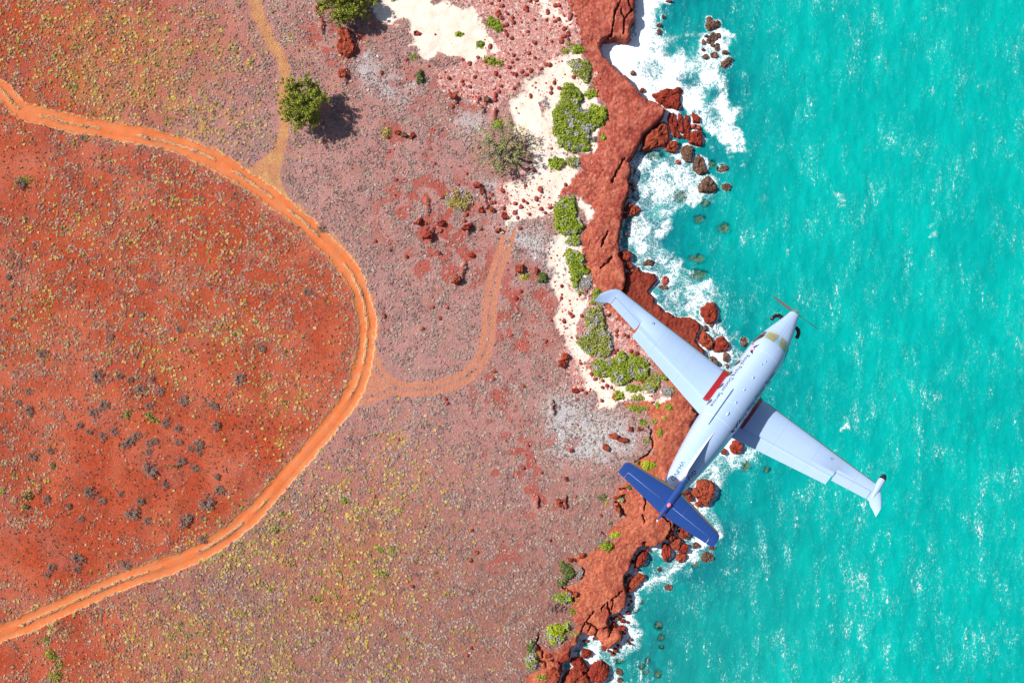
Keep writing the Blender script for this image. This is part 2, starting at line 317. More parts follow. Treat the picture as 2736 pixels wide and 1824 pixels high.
# ------------------------------------------------------------------ terrain
def axis(lo, hi, a, b, fine, coarse, far):
    v = [a];
    while v[-1] < b: v.append(v[-1] + fine)
    r = [v[-1]]
    while r[-1] < hi: r.append(r[-1] + coarse)
    l = [a]
    while l[-1] > lo: l.append(l[-1] - coarse)
    core = l[::-1][:-1] + v + r[1:]
    s = coarse; R = [core[-1]]
    while R[-1] < far: s *= 1.35; R.append(R[-1] + s)
    s = coarse; L = [core[0]]
    while L[-1] > -far: s *= 1.35; L.append(L[-1] - s)
    return np.array(L[::-1][:-1] + core + R[1:])
TXA = axis(-96, 45, 4, 40, .125, .26, 420); TXA = TXA[TXA < 330]
TYA = axis(-66, 66, -64, 64, .165, .26, 420)
def heights(PX, PY, Z=None):
    if Z is None: Z = zones(PX, PY)
    ld = Z['land']; X = PX / 15; Y = PY / 15
    low = sdp(PX + (fbm(PX / 12, PY / 12, 2, 3) - .5) * 8, PY + (fbm(PX / 12, PY / 12, 2, 8) - .5) * 8, LOW)
    n1 = fbm(X / 5, Y / 5, 3, 201) - .5; n2 = fbm(X / 1.1, Y / 1.1, 3, 211) - .5; n3 = fbm(X / .38, Y / .38, 2, 221) - .5
    steps = np.floor(fbm(X / 9 + 3, Y / 9, 3, 231) * 7) / 7
    cliff = 1.75 + .62 * steps * 0 + .5 * fbm(X / 9 + 3, Y / 9, 3, 231) + .3 * n1
    inland = ss(0, 70, ld)
    h = cliff * ss(0, 7, ld) * (1 - .12 * ss(14, 3, ld)) + .35 * inland
    rk = Z['rock']
    h = h + rk * ss(0, 8, ld) * (.34 * n2 + .22 * n3)
    rid = 1 - np.abs(fbm(X / 1.9 + 2, Y / 1.9, 3, 251) * 2 - 1)
    h = h - rk * ss(3, 9, ld) * .13 * ss(.955, .995, rid) * ss(.45, .6, fbm(X / 4, Y / 4, 2, 261))
    h = h + (1 - rk) * (.10 * n2 + .05 * n3) * (1 - Z['track'])
    hl = (.75 + .35 * n1 + .45 * n2 + .3 * n3) * ss(0, 6, low)
    h = np.maximum(h, hl) * 1.0
    bed = -1.5 - .6 * ss(0, 70, -ld) + .4 * n1
    h = np.where((ld > 0) | (low > 0), np.maximum(h, bed), np.where(ld > -70, bed + 1.6 * ss(-6, 0, np.maximum(ld, low)), bed))
    cr = np.full(PX.shape, 99.)
    jx = PX + (vn(PX / 5, PY / 5, 5) - .5) * 5; jy = PY + (vn(PX / 5, PY / 5, 6) - .5) * 5
    for L in CRACKS: cr = np.minimum(cr, local_seg(jx, jy, L))
    wid = 1.6 + 2.2 * vn(PX / 18, PY / 18, 61)
    h = h - .95 * ss(wid, wid * .45, cr) * (ld > 2)
    le = np.zeros(PX.shape)
    for L in LEDGE:
        d = local_seg(jx, jy, L); le = np.maximum(le, ss(22, 0, d) * ss(.3, .6, fbm(PX / 16, PY / 16, 2, 7) + .25))
    Z['ledge'] = le
    # small steps falling away to the east of each ledge line
    for L in LEDGE:
        d, sgn = local_seg(jx, jy, L, True); h = h + .45 * ss(16, 4, d) * (sgn > 0)
    wheel = ss(6, 2, np.abs(Z['d1'] - 12)) * .05 + .05 * ss(24, 20, Z['d1'])
    h = h - wheel
    Z['low'] = ss(-2, 3, low); Z['crack'] = ss(wid * 1.2, wid * .4, cr)
    return h
def local_seg(PX, PY, L, side=False):
    A = np.array(L); m = 30
    b = (PX > A[:, 0].min() - m) & (PX < A[:, 0].max() + m) & (PY > A[:, 1].min() - m) & (PY < A[:, 1].max() + m)
    out = np.full(PX.shape, 99.); sg = np.zeros(PX.shape)
    if b.any():
        out[b] = segd(PX[b], PY[b], L)
        if side:
            # +1 west of the line
            ym = PY[b]; o = np.argsort(A[:, 1]); xl = np.interp(ym, A[o, 1], A[o, 0]); sg[b] = np.where(PX[b] < xl, 1, -1)
    return (out, sg) if side else out
GX, GY = np.meshgrid(TXA, TYA)
PXg = GX / KL * SRC + 1368; PYg = -GY / KL * SRC + 912
ZG = zones(PXg.ravel(), PYg.ravel())
HG = heights(PXg.ravel(), PYg.ravel(), ZG)
HG2 = HG.reshape(GX.shape)
def ground_z(x, y):
    """bilinear terrain height at world x, y arrays"""
    x = np.asarray(x, float); y = np.asarray(y, float)
    i = np.clip(np.searchsorted(TXA, x) - 1, 0, len(TXA) - 2); j = np.clip(np.searchsorted(TYA, y) - 1, 0, len(TYA) - 2)
    fx = (x - TXA[i]) / (TXA[i + 1] - TXA[i]); fy = (y - TYA[j]) / (TYA[j + 1] - TYA[j])
    return (HG2[j, i] * (1 - fx) * (1 - fy) + HG2[j, i + 1] * fx * (1 - fy) + HG2[j + 1, i] * (1 - fx) * fy + HG2[j + 1, i + 1] * fx * fy)
def grid_faces(nx, ny):
    a = np.arange(nx * ny).reshape(ny, nx)
    return np.stack([a[:-1, :-1], a[:-1, 1:], a[1:, 1:], a[1:, :-1]], -1).reshape(-1, 4)

def ground_material():
    m, nt, bs = new_mat('coastal_ground'); n = N(nt); P = n.geo()
    za, zb, zc = n.attr('za'), n.attr('zb'), n.attr('zc')
    A = n.sep(za.outputs['Color']); rock, sand, ash, track = A[0], A[1], A[2], za.outputs['Alpha']
    B = n.sep(zb.outputs['Color']); red, bare, pink, br = B[0], B[1], B[2], zb.outputs['Alpha']
    D = n.sep(zc.outputs['Color']); rub, lowm, wet, yel = D[0], D[1], D[2], zc.outputs['Alpha']
    f1 = n.noise(P, 6.5, 4, .65); f2 = n.noise(P, 1.7, 5, .6); f3 = n.noise(P, .45, 4, .6); f4 = n.noise(P, 14.0, 2, .6); f5 = n.noise(P, .12, 3, .5)
    # soils
    dusty = n.mix(n.rng(f2, .35, .65), (.56, .215, .165), (.44, .19, .17))
    dusty = n.mix(n.rng(f1, .42, .62), dusty, (.54, .36, .33))
    dusty = n.mix(n.m('MULTIPLY', n.rng(f1, .60, .70), .8), dusty, (.58, .15, .10))
    redc = n.mix(n.rng(f2, .35, .65), (.60, .10, .036), (.46, .068, .028))
    redc = n.mix(n.rng(f5, .4, .65), redc, (.64, .145, .07))
    redc = n.mix(n.m('MULTIPLY', n.rng(f4, .54, .66), .75), redc, (.16, .045, .04))
    c = n.mix(red, dusty, redc)
    c = n.mix(n.m('MULTIPLY', n.rng(n.m('ADD', yel, n.m('MULTIPLY', n.m('SUBTRACT', f2, .5), 1.2)), .45, .85), .30), c, n.mix(n.rng(f1, .42, .6), (.56, .24, .06), (.60, .38, .12)))
    c = n.mix(n.m('MULTIPLY', n.rng(n.noise(P, .22, 4, .65, .5), .50, .66), .45), c, n.mix(red, (.38, .19, .155), (.38, .09, .05)))
    c = n.mix(n.m('MULTIPLY', n.m('MULTIPLY', n.rng(n.m('ADD', n.sepx(P)[1], n.m('MULTIPLY', f5, 30.0)), 5.0, -35.0), .75), n.m('SUBTRACT', 1.0, red)), c, n.mix(n.rng(f2, .4, .6), (.40, .165, .105), (.28, .115, .085)))
    # ash-grey litter
    ashc = n.mix(n.rng(f1, .38, .62), (.44, .38, .38), (.76, .71, .70))
    c = n.mix(n.m('MULTIPLY', ash, n.rng(n.m('ADD', f2, n.m('MULTIPLY', ash, .3)), .45, .7)), c, ashc)
    # pink pale rock wash
    pk = n.mix(n.rng(f2, .4, .62), (.68, .30, .26), (.60, .135, .095))
    pk = n.mix(n.rng(n.m('ADD', f2, n.m('MULTIPLY', f1, .6)), .78, .90), pk, (.82, .64, .56))
    # bare red rock, redder to the north and more orange to the south
    south = n.rng(n.m('ADD', n.sepx(P)[1], n.m('MULTIPLY', f3, 30.0)), 52.0, 4.0)
    rk = n.mix(n.rng(f3, .36, .64), n.mix(south, (.64, .165, .105), (.74, .21, .10)), n.mix(south, (.47, .082, .055), (.60, .135, .07)))
    rk = n.mix(n.rng(f2, .48, .68), rk, (.74, .28, .19))
    rk = n.mix(n.m('MULTIPLY', n.m('MULTIPLY', wet, n.rng(f3, .40, .60)), .55), rk, (.30, .040, .032))
    rk = n.mix(n.m('MULTIPLY', n.rng(f4, .50, .62), .55), rk, (.30, .055, .04))
    rk = n.mix(n.m('MULTIPLY', n.rng(f1, .58, .70), .6), rk, (.72, .27, .18))
    rk = n.mix(n.m('MULTIPLY', n.rng(n.noise(P, .9, 5, .7, .6), .60, .68), .65), rk, (.18, .06, .05))
    vd = n.voro(n.mapping(P, (1, 1, 1)), .55, 'DISTANCE_TO_EDGE')
    ns = n.m('ADD', vd, n.m('MULTIPLY', n.m('SUBTRACT', f2, .5), .12))
    rk = n.mix(n.m('MULTIPLY', n.m('MULTIPLY', n.rng(ns, .016, .003), .5), n.rng(f3, .45, .55)), rk, (.16, .035, .025))
    rk = n.mix(n.m('MULTIPLY', lowm, .8), rk, n.mix(n.rng(f2, .4, .6), (.31, .042, .022), (.17, .022, .016)))
    c = n.mix(n.m('MULTIPLY', n.rng(n.m('ADD', n.m('MULTIPLY', rub, .8), n.m('MULTIPLY', n.m('SUBTRACT', f1, .5), 1.7)), .40, .62), .85), c, n.mix(n.rng(f1, .4, .6), (.56, .12, .08), (.42, .075, .055)))
    c = n.mix(n.rng(n.m('ADD', rock, n.m('MULTIPLY', n.m('SUBTRACT', f2, .5), .8)), .42, .55), c, rk)
    c = n.mix(n.rng(n.m('ADD', pink, n.m('MULTIPLY', n.m('SUBTRACT', f2, .5), 1.1)), .45, .62), c, pk)
    sandc = n.mix(n.rng(f3, .35, .65), (.86, .74, .63), (.86, .66, .53))
    sandc = n.mix(n.m('MULTIPLY', n.rng(n.noise(P, .5, 5, .7), .54, .68), .55), sandc, (.74, .47, .38))
    sandc = n.mix(n.m('MULTIPLY', n.rng(f1, .54, .68), .6), sandc, (.66, .42, .35))
    sd = n.m('ADD', sand, n.m('MULTIPLY', n.m('SUBTRACT', f2, .5), 1.0))
    sd = n.m('ADD', sd, n.m('MULTIPLY', n.m('SUBTRACT', f1, .5), .5))
    sd = n.m('ADD', sd, n.m('MULTIPLY', n.m('SUBTRACT', n.noise(P, .7, 5, .7), .5), .9))
    c = n.mix(n.rng(sd, .30, .62), c, sandc)
    # tracks
    brc = n.mix(n.rng(f3, .35, .65), (.66, .34, .14), (.60, .25, .13))
    brc = n.mix(n.m('MULTIPLY', n.rng(f1, .55, .68), .5), brc, (.42, .2, .17))
    brc = n.mix(n.rng(n.sepx(P)[0], -33.0, -24.0), brc, n.mix(n.rng(f1, .4, .6), (.68, .29, .18), (.60, .22, .13)))
    c = n.mix(n.rng(n.m('ADD', br, n.m('MULTIPLY', n.m('SUBTRACT', f1, .5), .6)), .3, .62), c, brc)
    tr = n.mix(n.rng(f3, .35, .65), (.64, .155, .048), (.60, .19, .075))
    tr = n.mix(n.m('MULTIPLY', n.rng(f1, .5, .7), .35), tr, (.70, .34, .15))
    tr = n.mix(n.m('MULTIPLY', n.rng(f4, .6, .72), .35), tr, (.42, .10, .045))
    c = n.mix(n.rng(track, .35, .6), c, tr)
    edge = n.m('MULTIPLY', n.rng(track, .06, .3), n.rng(track, .75, .45))
    c = n.mix(n.m('MULTIPLY', edge, n.rng(f1, .36, .54)), c, (.70, .42, .19))
    n.lk(c, bs.inputs['Base Color']); bs.inputs['Roughness'].default_value = .95; bs.inputs['Specular IOR Level'].default_value = .12
    hb = n.m('ADD', n.m('MULTIPLY', f1, .5), n.m('MULTIPLY', f4, .35))
    b1 = n.bump(hb, .9, .16)
    rb = n.m('ADD', n.m('MULTIPLY', n.noise(P, 4.6, 6, .78), 1.0), n.m('MULTIPLY', n.rng(n.noise(P, 3.6, 2, .5), .66, .58), .22))
    rb = n.m('MULTIPLY', rb, n.m('SUBTRACT', 1.0, n.m('MAXIMUM', track, sand)))
    n.lk(n.bump(rb, .95, .34, b1), bs.inputs['Normal'])
    return m
Vt = np.stack([GX.ravel(), GY.ravel(), HG], 1)
za = np.stack([ZG['rock'] * (1 - ZG['sand'] * 0), ZG['sand'], ZG['ash'], ZG['track']], 1)
zb = np.stack([ZG['red'], ZG['bare'], ZG['pink'], ZG['br']], 1)
zc = np.stack([np.maximum(ZG['rub'], ZG['ledge'] * .8), ZG['low'], ss(75, 6, ZG['land']), ZG['yel']], 1)
GM = ground_material()
ground = mesh_np('ground', Vt, grid_faces(len(TXA), len(TYA)), GM, smooth=True, col={'za': za, 'zb': zb, 'zc': zc})
setp(ground, 'red rock, pale sand and dusty soil coast crossed by orange dirt tracks', 'ground', kind='structure')

# ------------------------------------------------------------------ rock things
def rock_material(name, c1, c2, c3, wet=.9):
    m, nt, bs = new_mat(name); n = N(nt); P = n.geo()
    f1 = n.noise(P, 5.0, 5, .7); f2 = n.noise(P, 1.5, 4, .6, .4)
    c = n.mix(n.rng(f2, .38, .62), c1, c2); c = n.mix(n.m('MULTIPLY', n.rng(f1, .52, .66), .8), c, c3)
    vd = n.voro(P, .8, 'DISTANCE_TO_EDGE')
    c = n.mix(n.m('MULTIPLY', n.rng(vd, .03, .005), .6), c, (c2[0] * .35, c2[1] * .35, c2[2] * .35))
    n.lk(c, bs.inputs['Base Color']); bs.inputs['Roughness'].default_value = wet; bs.inputs['Specular IOR Level'].default_value = .2
    n.lk(n.bump(n.noise(P, 9.0, 4, .75), .9, .16, n.bump(f1, 1.0, .34, n.bump(f2, .7, .35))), bs.inputs['Normal']); return m
M_RED = rock_material('red_rock', (.42, .055, .028), (.26, .032, .019), (.52, .11, .055))
M_RUST = rock_material('rust_rock', (.50, .10, .045), (.30, .045, .025), (.62, .18, .085))
M_BRN = rock_material('brown_rock', (.25, .125, .08), (.11, .06, .045), (.40, .24, .15))
M_SUB = rock_material('submerged_rock', (.42, .36, .18), (.25, .22, .12), (.5, .42, .22))
M_PNK = rock_material('pink_rock', (.55, .12, .09), (.40, .065, .055), (.66, .22, .17))
def resample(P, n):
    P = np.array(P + [P[0]], float); d = np.r_[0, np.cumsum(np.hypot(*np.diff(P, axis=0).T))]
    t = np.linspace(0, d[-1], n, endpoint=False); return np.stack([np.interp(t, d, P[:, 0]), np.interp(t, d, P[:, 1])], 1)
def rock(poly, top, mat, label, group=None, cat='rock', base=None, name='boulder', parts=None):
    """poly in photo pixels; top = height of the crown above the sea or above the ground"""
    P = np.array(poly); cx, cy = P.mean(0); size = max(np.ptp(P[:, 0]), np.ptp(P[:, 1])) / SRC
    n = int(np.clip(size * 12, 14, 90)); R = resample(poly, n)
    zc = top if base is None else None
    z0 = 0.0
    if base == 'ground':
        z0 = float(ground_z(wx(cx, LANDZ), wy(cy, LANDZ))); zt = z0 + top
    else: zt = top
    W = np.stack([wx(R[:, 0], max(zt * .6, 0)), wy(R[:, 1], max(zt * .6, 0))], 1); c = W.mean(0)
    jit = (vn(W[:, 0] * 2.2 + 9, W[:, 1] * 2.2, 17) - .5) * .16 * min(1, size / 2)
    W = c + (W - c) * (1 + jit[:, None])
    seed = int(cx * 3 + cy)
    bot = -.9 if base is None else z0 - .35
    h = zt - bot
    prof = [(1.10, 0.0), (1.05, .35), (1.02, .62), (.97, .80), (.88, .92), (.72, .985), (.50, 1.0), (.25, 1.0)]
    if base is None and zt > 0: prof = [(1.16, 0.0), (1.08, (0 - bot) / h * .8), (1.01, (0 - bot) / h * 1.05 + .02), (.96, (0 - bot) / h + .45 * (zt / h)), (.87, (0 - bot) / h + .80 * (zt / h)), (.72, 1 - .05 * zt / h), (.48, 1.0), (.24, 1.0)]
    V = []
    for s, t in prof: V.append(np.c_[c + (W - c) * s, np.full(n, bot + h * t)])
    V = np.concatenate(V + [np.array([[c[0], c[1], zt]])])
    am = min(.40, .20 * size + .02)
    k = np.clip((V[:, 2] - bot) / h, 0, 1)
    tilt = np.array([vn(np.array([seed * .37]), np.array([1.5]), 3)[0] - .5, vn(np.array([seed * .37]), np.array([7.5]), 3)[0] - .5]) * .16
    V[:, 2] += k * ((fbm(V[:, 0] * 1.3 + seed, V[:, 1] * 1.3, 3, 5) - .5) * am * 2.2 + (vn(V[:, 0] * 4.5, V[:, 1] * 4.5, 8) - .5) * am * .7) + k * ((V[:, :2] - c) @ tilt)
    V[:, 0] += (vn(V[:, 0] * 3, V[:, 1] * 3 + V[:, 2] * 4, 12) - .5) * am * .6; V[:, 1] += (vn(V[:, 0] * 3 + 40, V[:, 1] * 3 + V[:, 2] * 4, 13) - .5) * am * .6
    V -= np.array([c[0], c[1], 0])
    F = []; m = len(prof)
    for r in range(m - 1):
        a = np.arange(n) + r * n; b = (np.arange(n) + 1) % n + r * n
        F.append(np.stack([a, b, b + n, a + n], 1))
    a = np.arange(n) + (m - 1) * n; b = (np.arange(n) + 1) % n + (m - 1) * n
    T = np.stack([a, b, np.full(n, m * n)], 1)
    # photo y runs down, so keep the winding outward
    ar = np.sum(W[:, 0] * np.roll(W[:, 1], -1) - np.roll(W[:, 0], -1) * W[:, 1])
    Fq = np.concatenate(F)
    if ar < 0: Fq = Fq[:, ::-1]; T = T[:, ::-1]
    o = mesh_np(name, V, [Fq, T], mat, smooth=False); o.location = (c[0], c[1], 0)
    setp(o, label, cat, group); return o
WR = []   # (cx,cy,r) for foam
def wrock(poly, top, mat, label, group=None):
    P = np.array(poly); WR.append((P[:, 0].mean(), P[:, 1].mean(), (np.ptp(P[:, 0]) + np.ptp(P[:, 1])) / 4, top))
    return rock(poly, top, mat, label, group, cat='sea rock')
wrock(K1((1345, 985), (1410, 965), (1500, 920), (1560, 940), (1620, 900), (1665, 940), (1650, 1010), (1640, 1080), (1610, 1140), (1515, 1125), (1440, 1080)), .9, M_RED, 'dark red wave-washed rock jutting from the shelf into the widest white surf')
wrock(K1((1300, 1375), (1380, 1320), (1470, 1275), (1505, 1290), (1525, 1380), (1500, 1520), (1400, 1545), (1240, 1575), (1250, 1480)), 1.2, M_RUST, 'large flat rust-red slab split from the shelf by one dark crack, above the small cove')
wrock(K1((1530, 1190), (1570, 1180), (1600, 1290), (1590, 1370), (1640, 1440), (1570, 1430), (1530, 1330), (1500, 1250)), .55, M_RED, 'narrow red rib of rock in surf, nearest the shelf of three parallel ribs')
wrock(K1((1620, 1190), (1650, 1200), (1660, 1300), (1670, 1400), (1610, 1370), (1608, 1280)), .5, M_RED, 'middle of three parallel narrow red ribs of rock in the surf')
wrock(K1((1690, 1200), (1730, 1210), (1742, 1330), (1740, 1460), (1650, 1450), (1688, 1380), (1668, 1290)), .55, M_RED, 'outermost of three parallel narrow red ribs of rock in the surf')
wrock(K1((1760, 1165), (1850, 1230), (1850, 1290), (1770, 1280)), .4, M_RED, 'small wedge of red rock topmost beside the parallel ribs in white water')
wrock(K1((1755, 1300), (1850, 1310), (1860, 1360), (1750, 1345)), .4, M_PNK, 'thin pinkish rock strip between the wedge and the square block in the surf')
wrock(K1((1748, 1375), (1860, 1370), (1880, 1500), (1850, 1530), (1740, 1500)), .9, M_RED, 'square red block of rock at the outer end of the rib cluster')
wrock(K1((1540, 1480), (1610, 1470), (1615, 1540), (1580, 1600), (1490, 1580), (1500, 1510)), .8, M_RUST, 'rounded rust rock below the ribs, at the mouth of the small cove')
wrock(ell(K1, 1705, 1565, 65, 45), .3, M_BRN, 'low brown awash rock just below the square red block')
wrock(K2((1640, 0), (1760, 0), (1770, 60), (1740, 130), (1700, 130), (1660, 70)), .6, M_BRN, 'brown pointed rock in the surf second in the chain running seaward')
wrock(K2((1820, 50), (1880, 70), (1890, 150), (1920, 240), (1840, 265), (1770, 200), (1785, 110)), .6, M_BRN, 'long brown rock in the chain, directly inshore of the last triangular one')
wrock(K2((1930, 270), (1990, 330), (2035, 400), (1990, 445), (1850, 440), (1830, 380), (1880, 310)), .8, M_BRN, 'triangular brown-red rock ringed by foam at the end of the chain')
wrock(ell(K2, 1610, 130, 28, 22), .3, M_PNK, 'small pinkish awash rock beside the brown pointed rock')
wrock(K2((1120, 590), (1170, 575), (1225, 630), (1160, 690), (1095, 670)), .6, M_RUST, 'small orange-brown rock close under the dark cliff edge in the cove')
wrock(ell(K2, 1102, 580, 22, 34), .8, M_RED, 'small upright red rock touching the cliff beside an orange-brown one')
wrock(ell(K2, 1075, 1110, 58, 56), 1.1, M_RED, 'rounded red boulder at the foot of the cliff above the dark lower shelf')
wrock(ell(K2, 1105, 1215, 36, 42), .8, M_RED, 'small red boulder between the rounded cliff boulder and the dark lower shelf')
wrock(ell(K2, 1310, 1185, 60, 30), .25, M_BRN, 'low brown oval rock awash off the top of the dark lower shelf')
wrock(ell(K2, 1480, 1370, 36, 52, .2), .4, M_PNK, 'red-brown rock in foam off the right edge of the dark lower shelf')
wrock(ell(K2, 1460, 1440, 52, 26), .2, M_BRN, 'flat brown rock awash just below a red-brown one off the lower shelf')
wrock(K3((1460, 480), (1540, 440), (1600, 430), (1645, 500), (1630, 600), (1590, 640), (1520, 650), (1490, 580), (1460, 540)), .9, M_RED, 'jagged red sea rock standing alone ahead of the left wing')
wrock(ell(K3, 1575, 655, 24, 28), .2, M_BRN, 'little brown foot of rock attached below the jagged red sea rock')
wrock(ell(K3, 1510, 690, 24, 36), .5, M_BRN, 'small brown rock wedged by the shelf above the tilted two-tone block')
wrock(K3((1490, 720), (1560, 780), (1600, 840), (1590, 890), (1540, 915), (1440, 830), (1450, 770)), 1.0, M_RUST, 'tilted two-tone orange and brown block split off the lower shelf')
wrock(K3((1690, 775), (1770, 870), (1730, 930), (1620, 945), (1590, 880), (1640, 800)), .8, M_RED, 'triangular red rock in foam between the left wing and the cockpit')
wrock(ell(K3, 1725, 1000, 30, 52), .45, M_BRN, 'slim brown rock standing in foam near the left wing root')
wrock(ell(K3, 1735, 1090, 15, 26), .3, M_BRN, 'tiny brown rock in foam below the slim one near the wing root')
wrock(K3((1550, 995), (1590, 985), (1640, 1040), (1655, 1090), (1590, 1060)), .6, M_BRN, 'brown rock half hidden behind the leading edge of the left wing')
wrock(ell(K4, 2230, 570, 60, 76), .9, M_RED, 'round red rock in white foam just behind the right wing root')
wrock(ell(K4, 2100, 610, 18, 32), .5, M_RED, 'small red rock touching the fuselage outline behind the right wing')
wrock(K4((1830, 930), (1900, 905), (1970, 930), (2010, 980), (1985, 1090), (1910, 1190), (1850, 1130), (1820, 1000)), 1.4, M_RUST, 'largest red sea boulder, right of the aircraft tail')
wrock(K4((1770, 1010), (1815, 995), (1850, 1060), (1885, 1150), (1840, 1120), (1770, 1070)), 1.1, M_RUST, 'narrow red boulder leaning on the left side of the largest sea boulder')
wrock(ell(K4, 1740, 1095, 34, 40), .8, M_RED, 'red rock beside the tail leading edge, left of the narrow boulder')
wrock(ell(K4, 1695, 1015, 32, 52), .9, M_RED, 'red rock peeping out beside the blue tail cone')
wrock(ell(K4, 1830, 1165, 34, 26), .7, M_RED, 'dark red rock poking out ahead of the right tailplane')
wrock(K4((1640, 1430), (1690, 1420), (1740, 1460), (1730, 1510), (1680, 1535), (1620, 1500)), 1.0, M_RUST, 'rounded rust boulder just behind the right tailplane')
wrock(K5((1672, 0), (1740, 20), (1750, 50), (1690, 90), (1665, 60)), 1.1, M_RUST, 'flat rust rock joined to the shelf left of the boulder behind the tailplane')
wrock(K5((1640, 110), (1690, 140), (1700, 200), (1690, 260), (1640, 305), (1600, 230), (1610, 150)), .9, M_RED, 'left rock of the clover of four red rocks below the tailplane')
wrock(K5((1740, 60), (1790, 55), (1815, 90), (1790, 160), (1760, 185), (1710, 165), (1700, 110)), 1.0, M_RUST, 'top rock of the clover of four red rocks below the tailplane')
wrock(K5((1840, 100), (1880, 120), (1895, 175), (1840, 220), (1775, 205), (1790, 150)), .9, M_RED, 'right rock of the clover of four red rocks below the tailplane')
wrock(K5((1760, 220), (1860, 215), (1865, 270), (1800, 320), (1755, 290)), .7, M_RUST, 'bottom rock of the clover of four red rocks below the tailplane')
wrock(K5((1400, 190), (1445, 200), (1450, 250), (1400, 350), (1330, 360), (1322, 300), (1350, 240)), 1.0, M_RED, 'long red boulder parted from the orange shelf by a black gap')
wrock(K5((1360, 430), (1430, 440), (1430, 480), (1370, 540), (1300, 610), (1240, 540), (1290, 480)), .8, M_RUST, 'orange-topped boulder lying in shallow water below the long red one')
wrock(ell(K5, 1100, 960, 26, 30), .6, M_RED, 'small red rock in the notch beside the big cracked dome')
wrock(ell(K5, 1190, 920, 30, 22), .5, M_RED, 'small red rock topmost in the foam of the notch')
wrock(ell(K5, 1182, 990, 42, 28), .6, M_RED, 'flat oval dark red rock in the foam of the notch')
wrock(ell(K5, 1242, 930, 16, 16), .3, M_RED, 'tiny red rock at the seaward corner of the notch')
wrock(ell(K5, 1120, 1030, 24, 18), .5, M_RED, 'red pebble-like rock on the lip of the heart-shaped dome')
wrock(K5((770, 1220), (840, 1225), (875, 1265), (840, 1300), (790, 1315), (755, 1290)), .8, M_RED, 'lone dark red rock in the white channel near the bottom edge')
wrock(K5((660, 1320), (740, 1305), (790, 1350), (825, 1420), (800, 1460), (700, 1420), (645, 1370)), 1.2, M_RED, 'smooth oval red boulder on the near side of the white channel')
wrock(K5((900, 1360), (970, 1340), (1040, 1390), (1065, 1450), (1020, 1540), (940, 1580), (850, 1540), (820, 1450)), 1.3, M_RED, 'big dark red round boulder at the bottom edge, farthest to seaward')
wrock(K5((680, 1430), (760, 1440), (830, 1500), (850, 1568), (850, 1680), (560, 1680), (560, 1540), (620, 1470)), 1.5, M_RUST, 'broad rust boulder cut by the bottom edge of the photo')
wrock(K5((340, 1430), (440, 1365), (530, 1390), (558, 1450), (540, 1520), (480, 1580), (380, 1500)), 2.4, M_RUST, 'orange-red boulder on the shore, left of the shadowed gap at the bottom')
wrock(K5((480, 1230), (600, 1230), (655, 1232), (635, 1320), (540, 1348), (460, 1310)), 2.1, M_RED, 'wide red boulder above the orange-red one near the bottom shore')
wrock(K5((360, 1240), (430, 1225), (450, 1260), (430, 1300), (370, 1305)), 2.3, M_RUST, 'small blocky rust boulder inland of the wide red one')
wrock(ell(K1, 1960, 262, 58, 56), .5, M_BRN, 'largest brown rock at the head of the offshore reef in surf')
for u, v, a, b in ((1940, 200, 26, 30), (2030, 250, 22, 42), (2035, 370, 28, 30), (1985, 395, 44, 56), (1910, 375, 18, 16), (1935, 430, 24, 30), (2025, 495, 26, 46), (1880, 520, 20, 18),
                   (1995, 575, 42, 36), (1900, 595, 30, 30), (2110, 545, 34, 22), (1880, 440, 18, 30), (1975, 470, 22, 24), (1415, 262, 26, 18), (1415, 330, 18, 36), (1458, 170, 14, 22), (1520, 10, 40, 14)):
    wrock(ell(K1, u, v, a, b), .35, M_BRN, 'small brown rock awash in the big surf zone at the top', 'brown rocks of the offshore reef')
wrock(ell(K1, 2120, 650, 78, 34, -.7), .5, M_BRN, 'elongated dark brown rock at the seaward tip of the offshore reef')
for f, u, v, a, b, lb in ((K2, 2080, 190, 60, 40, 'brown rock just breaking the water seaward of the chain, above the triangular rock'), (K2, 2115, 390, 46, 42, 'brown rock barely awash immediately right of the triangular rock'),
        (K5, 1960, 130, 40, 34, 'brown rock in foam just inshore of the right tailplane tip'), (K5, 2080, 250, 58, 52, 'grey-brown awash rock standing farthest off the tailplane tip'), (K5, 1670, 570, 40, 34, 'brown awash rock with a foam ring, alone in the bay below the clover of rocks'),
        (K5, 1580, 380, 28, 24, 'small brown awash rock between the clover of rocks and the orange-topped boulder'), (K5, 2130, 150, 38, 26, 'orange-brown rock touching the tip of the right tailplane'), (K3, 1910, 830, 40, 50, 'brown awash rock close to the left side of the cockpit'),
        (K5, 1155, 1450, 36, 40, 'brown rock in white foam right of the big round boulder at the bottom'), (K5, 1160, 1540, 26, 26, 'lowest brown awash rock, cut by the foam at the bottom edge'), (K5, 1090, 1270, 30, 18, 'thin brown streak of rock awash under the heart-shaped dome'),
        (K5, 810, 1130, 40, 18, 'thin brown rock awash in foam right under the cracked dome'), (K4, 2080, 620, 20, 20, 'tiny brown rock at the fuselage edge in white foam')):
    wrock(ell(f, u, v, a, b), .12, M_BRN, lb)
cr_ = np.array(smooth_line(COAST[2:-12], 4)); rr_ = random.Random(4)
